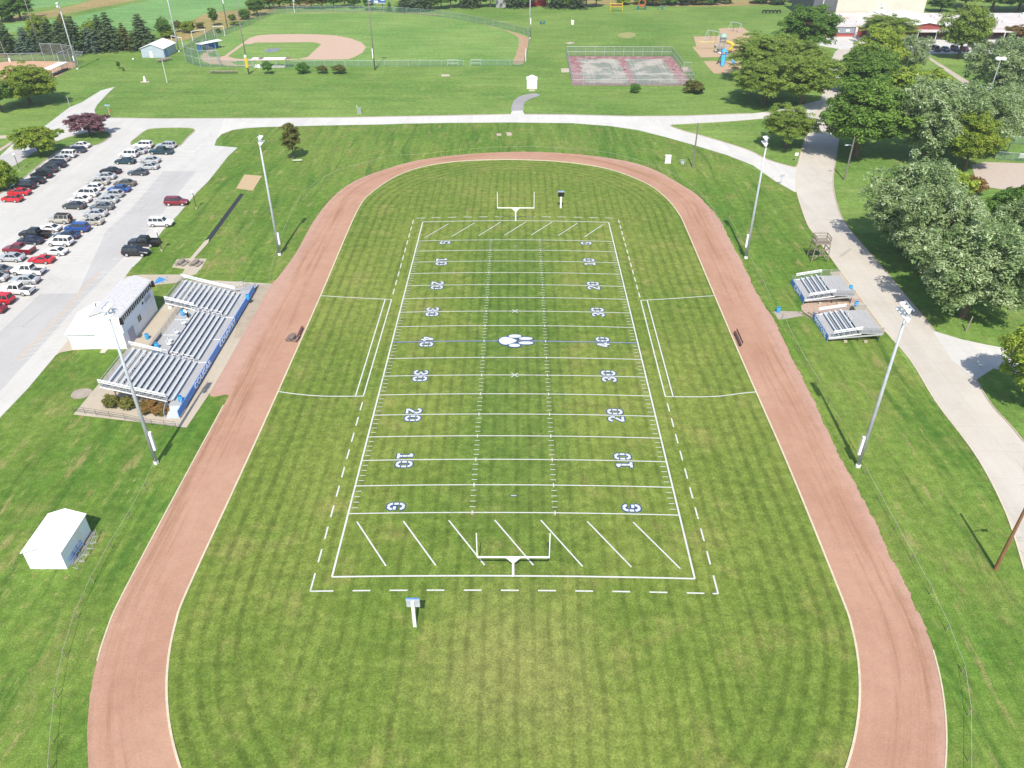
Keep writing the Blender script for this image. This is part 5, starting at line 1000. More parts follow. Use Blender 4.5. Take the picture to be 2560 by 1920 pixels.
for a in [('broad', 'dark', FU, 2012, 140, 6, 130, 'round dark green tree standing apart at the road end left of the school'),
 ('locust', 'locust', FU, 1898, 206, 82, 150, 'feathery olive tree nearest the playground'), ('locust', 'locust', FU, 1985, 205, 92, 130, 'feathery olive tree between playground tree and the road top'),
 ('locust', 'locust', FU, 1908, 262, 140, 165, 'feathery olive tree just above the street, left of a similar one'), ('locust', 'locust', FU, 2000, 266, 130, 165, 'feathery olive tree in the corner between street and main road'), ('locust', 'locust', FU, 1962, 372, 262, 120, 'thin feathery tree standing on the triangular grass island'),
 ('broad', 'maple', FU, 2138, 394, 186, 206, 'broad green maple overhanging the road above the grey wooden pole'), ('broad', 'maple', FU, 2160, 232, 104, 146, 'dark green tree hugging the road behind the broad maple'), ('broad', 'lime', FU, 2190, 186, 60, 112, 'bright green tree at the road top in front of the school'), ('small', 'dark', FU, 2122, 214, 165, 55, 'small dark tree at the road kerb beside the dark roadside tree'),
 ('silver', 'silver', FU, 2266, 188, 84, 84, 'silvery tree between the bright green tree and the school cars'), ('small', 'lime', FU, 2262, 250, 160, 100, 'yellowish tree squeezed behind the broad green maple'), ('small', 'lime', FU, 2322, 240, 166, 70, 'small yellowish tree beside the diagonal footpath'),
 ('silver', 'silver', FU, 2312, 404, 190, 196, 'large silvery tree right of the broad green maple'), ('silver', 'silver', FU, 2428, 380, 204, 190, 'large silvery tree nearest the tall street lamp at right'), ('broad', 'yellow', FU, 2410, 427, 274, 112, 'yellow-green tree below the two large silvery ones at right'),
 ('silver', 'silver', FU, 2258, 625, 376, 220, 'big silver maple nearest the road bend at the wooden tower'), ('silver', 'silver', FU, 2302, 682, 452, 190, 'silver maple in the middle of the near roadside group'), ('silver', 'silver', FU, 2406, 792, 534, 262, 'biggest silver maple closest to the camera beside the road'), ('silver', 'silver', FU, 2530, 706, 476, 190, 'silver maple cut by the right edge behind the biggest one'),
 ('small', 'dark', FU, 2500, 580, 462, 100, 'dark small tree at the lower edge of the gravel yard'), ('small', 'dark', FU, 2556, 566, 448, 100, 'dark small tree cut by the right edge beside the gravel yard'),
 ('bush', 'lime', FU, 2372, 496, 426, 84, 'yellow-green bush between the silver maples and gravel yard'), ('bush', 'russet', FU, 2424, 486, 440, 60, 'reddish bush at the left corner of the gravel yard'),
 ('broad', 'lime', FU, 2572, 1012, 772, 190, 'yellow-green tree at the right edge shading the driveway mouth'),
 ('broad', 'locust', FU, 2396, 146, -6, 108, 'tall layered tree in front of the school canopy'), ('silver', 'silver', FU, 2490, 248, 76, 160, 'large silvery tree at right edge beside the street lamp'), ('silver', 'silver', FU, 2566, 236, 92, 130, 'silvery tree cut by the right edge behind the street lamp'), ('locust', 'locust', FU, 2216, 102, 36, 128, 'feathery tree directly in front of the school brick wall'),
 ('small', 'russet', FU, 2540, 100, 60, 60, 'reddish tree by the right end of the school roof'), ('broad', 'dark', FU, 2552, 318, 232, 90, 'dark tree at the right edge below the shaded school yard')]: ptree(*a, GR)
for x, y, H, w, lab in ((2350, 30, 8, 60, 'small tree behind the school roof right of the beige hall'), (2478, 32, 16, 110, 'dark tree behind the school roof, left of a pair'), (2545, 30, 15, 110, 'dark tree behind the school roof at the right corner'), (2410, 20, 14, 90, 'dark tree behind the tall layered school tree'), (2620, 26, 15, 110, 'dark tree just beyond the right corner of the school')): ptree('broad', 'dark', FU, x, y, 0, w, lab, 'trees behind the school', None, H)
for a in [('small', 'purple', FU, 226, 341, 279, 92, 'purple-leaved tree on the tip of the long grass island'), ('small', 'yellow', FU, 101, 390, 311, 108, 'yellow-green spreading tree on the long grass island'), ('broad', 'yellow', FU, 78, 262, 152, 130, 'large yellowing tree left of the parking drive'), ('small', 'maple', FU, 6, 280, 190, 70, 'green tree cut by the left edge beside the large yellowing tree'), ('bush', 'yellow', FU, 10, 474, 402, 72, 'yellow-green bush at the left edge by the dark parked cars'),
  ('column', 'olive', FU, 735, 398, 306, 44, 'slim brownish tree on the grass between parking lot and track'), ('column', 'dark', FU, 298, 172, 153, 9, 'slender sapling on the lawn below the pale blue building'), ('shrub', 'olive', A1, 1315, 755, 720, 26, 'tiny stunted shrub beside the slender sapling'),
  ('small', 'green', A5, 980, 785, 645, 110, 'dense small tree in front of the dugout with striped roof'), ('bush', 'green', A5, 1355, 780, 660, 130, 'broad bush second from left along the ball park fence'), ('small', 'olive', A5, 1560, 780, 690, 120, 'flat topped little tree third from left along the fence'), ('small', 'olive', A5, 1740, 782, 682, 150, 'wider flat topped little tree fourth from left along the fence'),
  ('bush', 'green', A7, 965, 985, 885, 95, 'small round bush below the middle of the worn court'), ('bush', 'olive', A7, 1590, 985, 850, 200, 'wide bush at the lower right corner of the worn court')]: ptree(*a, GL)
for i, (x, y, leaf, h) in enumerate(((500, 1425, 'olive', 1.75), (655, 1440, 'olive', 1.8), (835, 1472, 'russet', 1.7), (950, 1495, 'russet', 1.45))):
    p = q(A4, x, y); tree('shrub', leaf, (p[0], p[1]+.9), h, 2.0, ('green bronze round shrub at the left end of the grandstand bed', 'green bronze round shrub second in the grandstand bed', 'red topped shrub beside the light pole in the grandstand bed', 'small orange shrub next to the grandstand stairs')[i], 'shrubs below the grandstand', i % 2)
for i, (k, leaf, x, y, ty, w) in enumerate((('conifer', 'spruce', -30, 570, 290, 150), ('conifer', 'spruce', 110, 565, 225, 200), ('conifer', 'blue', 300, 560, 285, 190), ('broad', 'yellow', 470, 500, 150, 260), ('conifer', 'spruce', 420, 545, 290, 150), ('conifer', 'spruce', 560, 545, 230, 220), ('conifer', 'spruce', 690, 560, 215, 200), ('broad', 'olive', 760, 500, 150, 200), ('conifer', 'spruce', 830, 565, 170, 220), ('conifer', 'blue', 980, 550, 285, 190), ('broad', 'yellow', 1010, 490, 190, 200), ('conifer', 'spruce', 1110, 525, 150, 170), ('conifer', 'spruce', 1205, 535, 125, 220), ('conifer', 'olive', 1350, 525, 240, 150), ('conifer', 'spruce', 1540, 520, 145, 260))):
    words = ('first', 'second', 'third', 'fourth', 'fifth', 'sixth', 'seventh', 'eighth', 'ninth', 'tenth', 'eleventh', 'twelfth', 'thirteenth', 'fourteenth', 'fifteenth')
    ptree(k, leaf, A1, x, y, ty, w, '%s tree from the left in the row behind the second field, %s' % (words[i], {'spruce': 'a dark spruce', 'blue': 'a grey-green spruce', 'yellow': 'a yellowish broadleaf', 'olive': 'an olive one'}[leaf]), 'tree row behind the second ball field')
for a in [('broad', 'dark', A1, 230, 215, -90, 300, 'big dark tree at the top left corner above the tree row'), ('broad', 'dark', A1, 30, 235, -20, 220, 'dark tree at the extreme top left corner'), ('bush', 'dark', A1, 110, 225, 160, 90, 'low bush below the big dark corner tree'), ('broad', 'dark', A1, 1760, 395, 165, 150, 'round dark tree right of the last spruce in the row'), ('small', 'olive', A1, 1900, 340, 205, 90, 'thin tree beside the light mast at the meadow edge'), ('bush', 'yellow', A1, 2010, 350, 215, 130, 'yellow bush in the meadow above the soccer goals'), ('bush', 'yellow', A1, 1790, 400, 320, 150, 'yellow bush below the round dark meadow tree'),
  ('column', 'dark', A5, 412, 275, 80, 96, 'slim dark tree alone in the tan meadow strip'), ('bush', 'olive', A5, 262, 300, 235, 80, 'olive bush left of the slim meadow tree'), ('bush', 'dark', A5, 600, 215, 150, 70, 'dark bush right of the slim meadow tree'), ('bush', 'dark', A5, 735, 205, 95, 120, 'dark bush at the left foul line beyond the fence'), ('broad', 'dark', A5, 865, 165, -60, 180, 'large dark bushy tree beyond the left foul line'), ('bush', 'yellow', A5, 640, 262, 225, 110, 'yellow bush outside the left field fence'), ('bush', 'dark', A5, 450, 345, 300, 60, 'small dark bush right behind a soccer goal')]: ptree(*a, 'trees in the meadow')
for i, (x, y, leaf, w) in enumerate(((1000, 95, 'olive', 170), (1110, 92, 'yellow', 150), (1220, 85, 'dark', 150), (1320, 84, 'dark', 150), (1440, 90, 'olive', 190), (1560, 90, 'olive', 170), (1680, 84, 'dark', 160), (1800, 70, 'olive', 120), (1900, 86, 'dark', 150), (2060, 110, 'dark', 130))):
    ptree('broad', leaf, A5, x, y, 0, w, '%s broadleaf tree from the left behind the outfield fence' % words[i], 'trees behind the outfield fence', None, 7.5)
for i, (x, y, leaf) in enumerate(((1017, 27, 'spruce'), (1036, 26, 'blue'), (1058, 26, 'spruce'), (1080, 24, 'dark'), (1103, 22, 'dark'), (1127, 20, 'green'), (1151, 17, 'dark'), (1176, 18, 'spruce'), (1201, 18, 'dark'), (1226, 18, 'dark'), (1274, 17, 'spruce'), (1296, 18, 'spruce'), (1317, 18, 'dark'), (1368, 17, 'dark'), (1391, 19, 'spruce'), (1415, 20, 'dark'), (1440, 20, 'spruce'), (1465, 19, 'dark'), (1490, 17, 'green'))):
    ptree('conifer' if leaf in ('spruce', 'blue') else 'broad', leaf, FU, x, y, 0, 40, 'tree number %d from the left in the top hedge row, %s' % (i+1, 'blue-grey' if leaf == 'blue' else ('a spruce' if leaf == 'spruce' else ('fresh green' if leaf == 'green' else 'bushy'))), GH, None, 9+(i*7 % 4))
for i, (x, y, leaf, w) in enumerate(((1560, 11, 'lime', 34), (1600, 10, 'green', 40), (1630, 13, 'olive', 44), (1668, 12, 'dark', 40), (1704, 12, 'spruce', 40), (1740, 11, 'olive', 40), (1775, 11, 'dark', 40), (1815, 9, 'dark', 36), (1900, 8, 'dark', 46), (1942, 11, 'spruce', 40), (1990, 6, 'dark', 40), (2028, 4, 'dark', 40))):
    ptree('bush', leaf, FU, x, y, 0, w, '%s bush from the left at the wood edge left of the beige hall' % (words[i] if i < 12 else words[i]), 'bushes along the wood edge', None, 4.+(i*5 % 3))
for i, (x, y) in enumerate(((986, 26), (1000, 27))): ptree('conifer', 'dark', FU, x if i else 974, y+2, 0, 12, ('little conifer right of the scoreboard, the left one of two', 'little conifer right of the scoreboard, the right one of two')[i], 'little conifers by the outfield', None, 4.2)
# ------------------------------------------------------------------ fences
def fence(name, label, cat, P, h, fab, step=3., mid=(), r=.035, group=None, toprail=True, postmat=None, z0=.05):
    t = thing(name, label, cat, (0, 0, 0), 0, group); pm = postmat or M['galv']; pts = []
    for a, b in zip(P, P[1:]):
        L_ = math.hypot(b[0]-a[0], b[1]-a[1]); n = max(1, round(L_/step))
        for k in range(n): pts.append((a[0]+(b[0]-a[0])*k/n, a[1]+(b[1]-a[1])*k/n))
    pts.append(tuple(P[-1]))
    for x, y in pts: MB().tube([(x, y, 0), (x, y, h+.04)], r, 6).build('post', pm, t)
    rl = MB()
    for a, b in zip(P, P[1:]):
        for z in (*mid, *((h,) if toprail else ())): rl.tube([(*a, z), (*b, z)], r*.8, 6)
    if rl.v: rl.build('rail', pm, t)
    if fab: panel([(x, y, 0) for x, y in P], h, z0).build('chain_link', fab, t)
    return t
# wire fence round the track
def wirefence(label, P, hh=1.0, yellow=()):
    t = thing('wire_fence', label, 'fence', (0, 0, 0), 0, 'wire fences round the track'); w = MB(); yw = MB()
    for i, (x, y) in enumerate(P): MB().tube([(x, y, -.05), (x, y, hh+.05)], .04, 6).build('post', M['wood'] if i not in yellow else M['yellow'], t)
    for i, (a, b) in enumerate(zip(P, P[1:])):
        tgt = yw if (i in yellow) else w
        for z in (hh-.02,): tgt.tube([(*a, z), ((a[0]+b[0])/2, (a[1]+b[1])/2, z-.05), (*b, z)], .016, 5)
    if w.v: w.build('wire', mat('fence_wire', D(214, 214, 196), .6, .1, 3.), t)
    if yw.v: yw.build('yellow_cable', mat('yellow_cable', D(226, 222, 120), .6, .1, 3.), t)
L_ = Q(B5, [(1145, 470), (1065, 655), (950, 865), (815, 1082), (683, 1330), (563, 1592)])+Q(B6, [(480, 852), (420, 1150), (390, 1478)]); L_ += [G(129, 1925), G(132, 2030), G(140, 2140)]
wirefence('wire fence with short posts outside the left straight of the track', L_)
R_ = Q(B2, [(20, 180), (75, 290), (148, 440), (200, 530), (252, 640)]); wirefence('wire fence along the right straight above the visitor ramp', [q(B2, -60, 40)]+R_)
R_ = Q(B2, [(355, 790), (405, 910), (475, 1040), (540, 1160), (622, 1295), (700, 1455), (790, 1610)])+Q(B7, [(865, 208), (950, 350), (1048, 535), (1152, 728), (1270, 948), (1390, 1165), (1522, 1415)])+Q(B8, [(1645, 660), (1760, 962), (1803, 1278), (1803, 1610)])+[G(2419, 2010), G(2410, 2120)]
wirefence('wire fence along the right straight below the visitor ramp', R_, 1.0, (7, 8))
T_ = Q(FU, [(760, 490), (795, 462), (835, 440), (880, 424), (935, 410), (975, 398)])+Q(A6, [(672, 1680), (865, 1655), (1060, 1632), (1258, 1618), (1462, 1605), (1666, 1600), (1868, 1600), (2070, 1608)])+Q(A7, [(110, 1605), (308, 1622), (503, 1640), (697, 1665)])+Q(FU, [(1570, 403), (1620, 417), (1668, 436), (1712, 460), (1750, 492), (1780, 530), (1804, 570)])
wirefence('wire fence with yellow posts round the far bend of the track', T_, 1.0, (6, 7, 8))
wirefence('wire fence beside the far left straight below the jump runway', Q(FU, [(752, 500), (733, 535), (716, 572), (702, 608), (692, 640), (676, 700)]))
# ball park fences
fence('ballpark_fence', 'low green chain link fence along the near foul line right of the dugout', 'fence', Q(A5, [(1170, 718), (1480, 712), (1800, 710)]), 2.0, M['chaingreen'], 4.)
fence('ballpark_fence', 'low green chain link fence between the two cabinets in front of the outfield', 'fence', Q(A6, [(-150, 708), (400, 704), (1100, 704)]), 1.9, M['chaingreen'], 4.)
fence('ballpark_fence', 'short green chain link fence right of the gate gap at the outfield', 'fence', Q(A6, [(1178, 702), (1740, 702)]), 1.9, M['chaingreen'], 4.)
for lab, a, b in (('pipe gate leaf left of the outfield gap', (932, 703), (1045, 703)), ('pipe gate leaf right of the outfield gap', (1180, 702), (1288, 702))):
    P = Q(A6, [a, b]); g = thing('pipe_gate', lab, 'gate', (*P[0], 0)); dx = P[1][0]-P[0][0]; MB().tube([(0, -.15, 0), (0, -.15, 2.1)], .05, 6).tube([(dx, -.15, 0), (dx, -.15, 2.1)], .05, 6).tube([(0, -.15, 1.), (dx, -.15, 1.)], .05, 6).tube([(0, -.15, 2.), (dx, -.15, 2.)], .05, 6).build('frame', M['galv'], g)
OF = spline(Q(A6, [(1740, 702), (1775, 590), (1800, 430), (1795, 385), (1745, 362), (1500, 300), (1150, 225), (800, 172), (500, 146), (250, 132), (0, 128)]), 2)+Q(A5, [(1700, 128), (1400, 128), (1180, 132), (1050, 150), (900, 210), (760, 280), (560, 360), (440, 410)])
fence('outfield_fence', 'long curved chain link fence with pale top rail round the ball park outfield', 'fence', OF, 2.4, M['chaingreen'], 6.)
def frame_thing(name, lab, cat, segs, m, r, loc=(0, 0, 0), group=None, part='frame'):
    t = thing(name, lab, cat, loc, 0, group); b = MB()
    for s_ in segs: b.tube(s_, r, 8)
    b.build(part, m, t); return t
# backstop with tall posts
BP = Q(A5, [(440, 440), (110, 665), (262, 712), (475, 712)]); hb = 5.2
t = fence('backstop', 'tall green chain link backstop behind home plate of the ball park', 'backstop', BP, hb, M['chaingreen'], 4., (2.6,), .05)
fence('backstop_wing', 'green chain link fence between backstop and near dugout', 'fence', Q(A5, [(475, 712), (640, 716), (815, 718)]), 2.2, M['chaingreen'], 3.)
def dugout(lab, a, b, dep, roofz, wallm, roofm, R_, front):
    p, e = Vector(q(R_, *a)), Vector(q(R_, *b)); d = e-p; Ld = d.length; t = thing('dugout', lab, 'dugout', (*p, 0), math.atan2(d.y, d.x))
    MB().span(-.3, Ld+.3, -.4, dep+.3, roofz, roofz+.16).build('roof', roofm, t); 
    for x in np.linspace(.05, Ld-.05, 5): MB().span(x-.05, x+.05, 0, .1, 0, roofz).span(x-.05, x+.05, dep-.1, dep, 0, roofz).build('post', M['galv'], t)
    MB().span(.1, Ld-.1, dep*.5, dep*.5+.4, .42, .48).build('bench', M['alu'], t); w = MB()
    if front: w.span(0, Ld, dep-.06, dep, .0, roofz-.1); w.span(0, .08, 0, dep, 0, roofz-.1)
    else: w.span(0, Ld, .0, .08, 0, .7)
    w.build('wall', wallm, t); return t
o = dugout('near dugout with a white roof crossed by two brown panels', (825, 722), (1160, 720), 2.4, 2.6, M['alu'], M['roofwhite'], A5, False)
for x in (1.9, 11.): MB().span(x, x+1.6, -.42, 2.7, 2.77, 2.8).build('roof_panel', mat('brown_roof_panel', D(160, 132, 126), .7, .08), o)
MB().span(.8, 2.2, -.12, -.02, .05, 1.1).build('cooler_panel', M['white'], o)
p = q(A5, 300, 545); t = thing('dugout', 'blue dugout with white roof left of the infield', 'dugout', (*q(A5, 235, 545), 0), .95)
MB().span(-.3, 9.3, -2.6, .5, 2.5, 2.64).build('roof', M['roofwhite'], t); MB().span(0, .1, -2.2, 0, 0, 2.5).span(0, 9, .0, .1, 0, 2.5).build('wall', mat('dugout_blue', D(62, 140, 226), .6, .06), t)
for x in (.2, 3., 6., 8.9): MB().span(x-.05, x+.05, -2.3, -2.2, 0, 2.5).build('post', M['galv'], t)
fence('dugout_fence', 'short chain link fence in front of the blue dugout', 'fence', Q(A5, [(290, 555), (432, 600), (475, 712)]), 2.6, M['chaingreen'], 3.)
# second ball field
dugout('white roofed open dugout at the edge of the second ball field', C8[0:0] or (740, 1060), (945, 965), 2.2, 2.3, M['darksteel'], M['roofwhite'], C8, False)
t = fence('backstop', 'grey chain link backstop of the second ball field at far left', 'backstop', Q(C8, [(620, 842), (760, 842), (910, 850), (1075, 880), (1000, 930), (860, 985)]), 5.6, M['chaingrey'], 5., (), .07)
fence('second_field_fence', 'low fence with pale top rail along the second ball field', 'fence', Q(C8, [(-140, 870), (140, 850), (620, 842)]), 2.6, M['chaingrey'], 4., (), .06)
p = q(C8, 110, 850); t = thing('grey_post', 'tall grey post with a white drum at the left end of the second field fence', 'post', (*p, 0)); MB().tube([(0, 0, 0), (-.3, 0, 6.5)], .16, 8).build('pole', M['greypole'], t); MB().lathe([(.35, 0), (.35, 1.1), (0, 1.15)], 12, (.9, -.3, 0)).build('drum', M['white'], t)
t = thing('small_bleacher', 'small grey bleacher behind the second ball field backstop', 'bleachers', (*q(C8, 800, 790), 0))
for i in range(4): MB().span(0, 8.5, i*.7, i*.7+.3, .35+.35*i, .42+.35*i).build('bench', M['alu'], t)
for x in (.3, 4.2, 8.2): MB().bar((x, 0, .1), (x, 2.6, 1.4), .08).span(x-.04, x+.04, 2.2, 2.3, 0, 1.4).build('support', M['darksteel'], t)
t = thing('orange_bench', 'orange bench at the left edge below the tree row', 'bench', (*q(A1, 20, 612), 0)); MB().span(-2.6, 1.6, -.3, .3, .5, .6).build('seat', M['orange'], t); MB().span(-2.4, -2.2, -.2, .2, 0, .5).span(1.2, 1.4, -.2, .2, 0, .5).build('legs', M['darksteel'], t)
# soccer goals
for lab, a, b, ty in (('white soccer goal at the meadow edge, the middle one', (182, 445), (322, 418), 340), ('white soccer goal at the meadow edge, the right one', (412, 385), (522, 385), 280), ('white soccer goal beside the pale blue building, the left one', (-30, 490), (80, 515), 405)):
    P = Q(A5, [a, b]); w = P[1][0]-P[0][0]; dy = P[1][1]-P[0][1]; s_ = 3.6
    t = thing('soccer_goal', lab, 'soccer goal', (*P[0], 0), 0, 'soccer goals by the meadow'); MB().tube([(0, 0, 0), (0, 0, s_), (w, dy, s_), (w, dy, 0)], .11, 8).build('frame', M['white'], t); MB().tube([(0, 0, s_), (.2, 1.8, 0), (w+.2, dy+1.8, 0), (w, dy, s_)], .05, 6).build('rear_frame', M['galv'], t)
t = frame_thing('foul_pole', 'yellow and white foul pole at the far outfield corner', 'foul pole', [[(0, 0, 0), (0, 0, 8.5)], [(.5, 0, 4.5), (.5, 0, 8.5)]], M['white'], .1, (*q(A5, 1262, 135), 0)); MB().tube([(.25, 0, 4.6), (.25, 0, 8.5)], .13, 6).build('screen', M['yellow'], t)
t = frame_thing('foul_pole', 'white foul pole at the near right corner of the outfield', 'foul pole', [[(0, 0, 0), (0, 0, 4.2)]], M['white'], .12, (*q(A6, 1762, 655), 0), None, 'pole')
# scoreboard
p = q(A5, 2135, 118); t = thing('scoreboard', 'blue and white scoreboard on two posts behind the outfield fence', 'scoreboard', (*p, 0))
for x in (-2.8, 2.8): MB().span(x-.15, x+.15, .1, .4, 0, 6.).build('post', M['darksteel'], t)
bd = MB().span(-4.2, 4.2, -.15, .15, 3.4, 6.9).build('board', mat('scoreboard_blue', D(70, 116, 190), .5, .05), t); MB().span(-4.3, 4.3, -.2, .2, 6.9, 7.05).span(-4.3, 4.3, -.2, .2, 3.25, 3.4).build('frame', M['white'], t)
for x0, x1, z0, z1_ in ((-3.9, -2.2, 4.4, 5.3), (2.2, 3.9, 4.4, 5.3), (-.9, .9, 3.6, 4.3), (-3.9, 3.9, 6.2, 6.6)): MB().span(x0, x1, -.19, -.14, z0, z1_).build('panel', M['letter'], bd)
# things on the lawns
def cabinet(name, lab, cat, p, sx, sy, sz, m, extra=None, grp=None):
    t = thing(name, lab, cat, (*p, 0), 0, grp); MB().box(0, 0, sz/2+.06, sx, sy, sz, 0, .97, .97).build('cabinet', m, t); MB().span(-sx*.6, sx*.6, -sy*.6, sy*.6, 0, .07).build('plinth', M['pad'], t)
    MB().span(-sx*.02, sx*.02, -sy*.5-.012, -sy*.5+.02, .15, sz*.92).build('door_seam', M['darksteel'], t); MB().span(-sx*.55, sx*.55, -sy*.55, sy*.55, sz+.05, sz+.12).build('lid', m, t); return t
cabinet('utility_cabinet', 'grey green utility cabinet on the lawn above the street', 'cabinet', q(A5, 1955, 1205), 1.1, .9, 1.3, mat('grey_green_metal', D(176, 190, 178), .5, .06)); 
cabinet('meter_cabinet', 'white tall cabinet on the grass by the far right track bend', 'cabinet', q(OV, 1442, 352), 1.3, .8, 1.7, M['white']); 
t = thing('wire_cage', 'low wire cage beside the white cabinet at the far right bend', 'cage', (*q(OV, 1474, 354), 0)); b = MB(); rail(b, [(-.6, -.4, 0), (.6, -.4, 0), (.6, .4, 0), (-.6, .4, 0), (-.6, -.4, 0)], .9, .6, (.45,), .02); b.build('frame', M['galv'], t); MB().box(0, 0, .3, .7, .5, .6, 0, .9, .9).build('pump', M['galv'], t)
t = thing('marker_post', 'slim white post with a small cap by the utility cabinet', 'post', (*q(A5, 1925, 1150), 0)); MB().tube([(0, 0, 0), (0, 0, .9)], .06, 8).build('post', M['white'], t)
t = thing('monument', 'small white memorial stone on a slab below the pale blue building', 'monument', (*q(A1, 1545, 872), 0)); MB().span(-1.4, 1.4, -.7, .7, 0, .12).build('slab', M['pad'], t); MB().box(0, 0, .9, .75, .4, 1.6, 0, .6, .7).build('stone', M['white'], t)
t = frame_thing('flagpole', 'thin white flagpole standing on the lawn beside the memorial stone', 'flagpole', [[(0, 0, 0), (0, 0, tall(A1, 1778, 880, 640))]], M['white'], .07, (*q(A1, 1778, 880), 0), None, 'pole'); MB().lathe([(.2, 0), (.2, .2), (0, .25)], 10).build('base', M['galv'], t)
def picnic(lab, p, L_=2.4, rz=0., m=None, grp=None):
    m = m or M['wood']; t = thing('picnic_table', lab, 'picnic table', (*p, 0.03), rz, grp); tt = MB()
    for k in range(4): tt.span(-L_/2, L_/2, -.38+k*.2, -.2+k*.2, .72, .76)
    tt.build('tabletop', m, t)
    for s_ in (-1, 1): MB().span(-L_/2, L_/2, s_*.75-.13, s_*.75+.13, .42, .46).build('bench_seat', m, t)
    fr = MB()
    for x in (-L_*.36, L_*.36): fr.bar((x, -.7, 0), (x, .15, .74), .06, .1).bar((x, .7, 0), (x, -.15, .74), .06, .1).bar((x, -.85, .4), (x, .85, .4), .06, .1)
    fr.build('frame', M['wood'], t); return t
picnic('picnic table on the pad above the grandstand, left of two', q(A3, 1935, 770), 2.2, 1.35, None, 'picnic tables above the grandstand'); picnic('picnic table on the pad above the grandstand, right of two', q(A3, 2085, 775), 2.2, 1.35, None, 'picnic tables above the grandstand')
picnic('brown picnic table at the left edge of the track', q(OV, 633, 735), 1.7, 1.4, mat('grey_brown_planks', D(150, 132, 122), .85, .2, 3.))
def bench(lab, p, L_, rz, m, back=False):
    t = thing('bench', lab, 'bench', (*p, .03), rz); MB().span(-L_/2, L_/2, -.18, .18, .42, .47).build('seat', m, t)
    for x in (-L_*.38, L_*.38): MB().span(x-.05, x+.05, -.16, .16, 0, .42).build('leg', M['darksteel'], t)
    if back: MB().bar((-L_/2, -.22, .8), (L_/2, -.22, .8), .05, .3).build('backrest', m, t)
    return t
bench('long dark bench on the left edge of the track beside the picnic table', q(OV, 649, 722), 3.2, PI/2, mat('dull_brown_planks', D(120, 84, 78), .85, .2, 3.)); bench('long dark bench on the right edge of the track opposite midfield', q(OV, 1593, 736), 4., PI/2, mat('dark_planks', D(104, 78, 80), .85, .2, 3.), True); bench('white bench beside the slim brownish tree', q(OV, 643, 350), 2.2, .1, M['white'])
picnic('long low wooden table left of the near dugout', q(A5, 505, 778), 9, 0, M['wood'])
for i, (x, y) in enumerate(((1715, 650), (1745, 640), (1780, 632))): picnic(('picnic table by the pale blue building, the left of three', 'picnic table by the pale blue building, the middle of three', 'picnic table by the pale blue building, the right of three')[i], q(A1, x, y+8), 3., .3, M['wood'], 'picnic tables by the pale blue building')
t = thing('hose_cart', 'small white cart left of the pale blue building', 'cart', (*q(A1, 1418, 635), 0)); MB().box(0, 0, .3, .6, .35, .35, .3, .8, .8).build('body', M['white'], t); MB().lathe([(.2, 0), (.2, .1), (0, .1)], 10, (.4, 0, .0)).build('wheel', M['tyre'], t)
def sign(lab, R_, x, y, ty, w, h, m, pm=None, rz=0):
    hh = tall(R_, x, y, ty); t = thing('sign', lab, 'sign', (*q(R_, x, y), 0), rz); MB().tube([(0, 0, 0), (0, 0, hh-.05)], .05, 8).build('post', pm or M['galv'], t); MB().span(-w/2, w/2, -.09, -.05, hh-h, hh).build('panel', m, t); return t
sign('street sign with pale blue plate on a slim post at the street', A1, 1172, 1235, 1112, 1.5, .35, mat('pale_blue_plate', D(170, 206, 236), .5, .05)); sign('white sign on the triangular island by the main road', A8, 455, 1240, 1172, .8, .7, M['white']); sign('grey sign seen from behind at the street corner by the main road', A8, 342, 1420, 1340, 1.2, .6, M['galv'], M['galv'], .4)
frame_thing('marker_post', 'thin grey post beside the parking drive', 'post', [[(0, 0, 0), (0, 0, 2.6)]], M['galv'], .07, (*q(A1, 742, 1130), 0), None, 'post'); t = thing('hydrant', 'small orange hydrant beside the street sign', 'hydrant', (*q(A1, 1182, 1195), 0)); MB().lathe([(.2, 0), (.2, .1), (.13, .12), (.14, .6), (.1, .75), (0, .8)], 12).build('barrel', M['orange'], t); MB().tube([(-.22, 0, .5), (.22, 0, .5)], .06, 8).build('outlets', M['orange'], t)
# lot lamps
def lamp(lab, R_, x, y, ty, grp='lamp posts in the parking lot', hw=.32):
    hh = tall(R_, x, y, ty); t = thing('lamp_post', lab, 'lamp post', (*q(R_, x, y), 0), 0, grp); MB().tube([(0, 0, 0), (0, 0, hh)], .07, 8).build('pole', M['darksteel'], t); MB().lathe([(.18, 0), (.18, .35), (0, .38)], 10).build('base', M['pad'], t); MB().box(0, 0, hh+.1, hw*2, hw*2, .26, .3, .7, .7).build('lamp_head', M['white'], t)
lamp('lamp post on the long grass island beside the dark cars', A2, 212, 628, 450); lamp('lamp post behind the dark red off-road car', A2, 2090, 1032, 848); lamp('lamp post behind the black pickup', A3, 1722, 628, 418)
hh = 14; p = q(A8, 1900, 860); t = thing('street_lamp', 'tall street lamp with twin white heads among the trees at right', 'street lamp', (*p, 0)); MB().tube([(0, 0, 0), (0, 0, hh)], .13, 8).build('pole', M['galv'], t)
for s_ in (-1, 1): MB().lathe([(.2, -.3), (.75, -.2), (.8, .2), (.4, .5), (0, .55)], 14, (s_*.7, 0, hh)).build('lamp_head', M['white'], t)
p = q(C5, 1868, 122); t = thing('street_lamp', 'thin white street lamp behind the school roof at the top right', 'street lamp', (*p, 0)); MB().tube([(0, 0, 0), (0, 0, 5.5)], .1, 8).build('pole', M['white'], t); MB().box(0, -.3, 5.6, .8, .9, .5, 0, .7, .7).build('lamp_head', M['white'], t)
p = q(C5, 1205, 565); frame_thing('flagpole', 'white flagpole in front of the white school car', 'flagpole', [[(0, 0, 0), (.9, 0, 8.5)]], M['white'], .1, (*p, 0), None, 'pole')
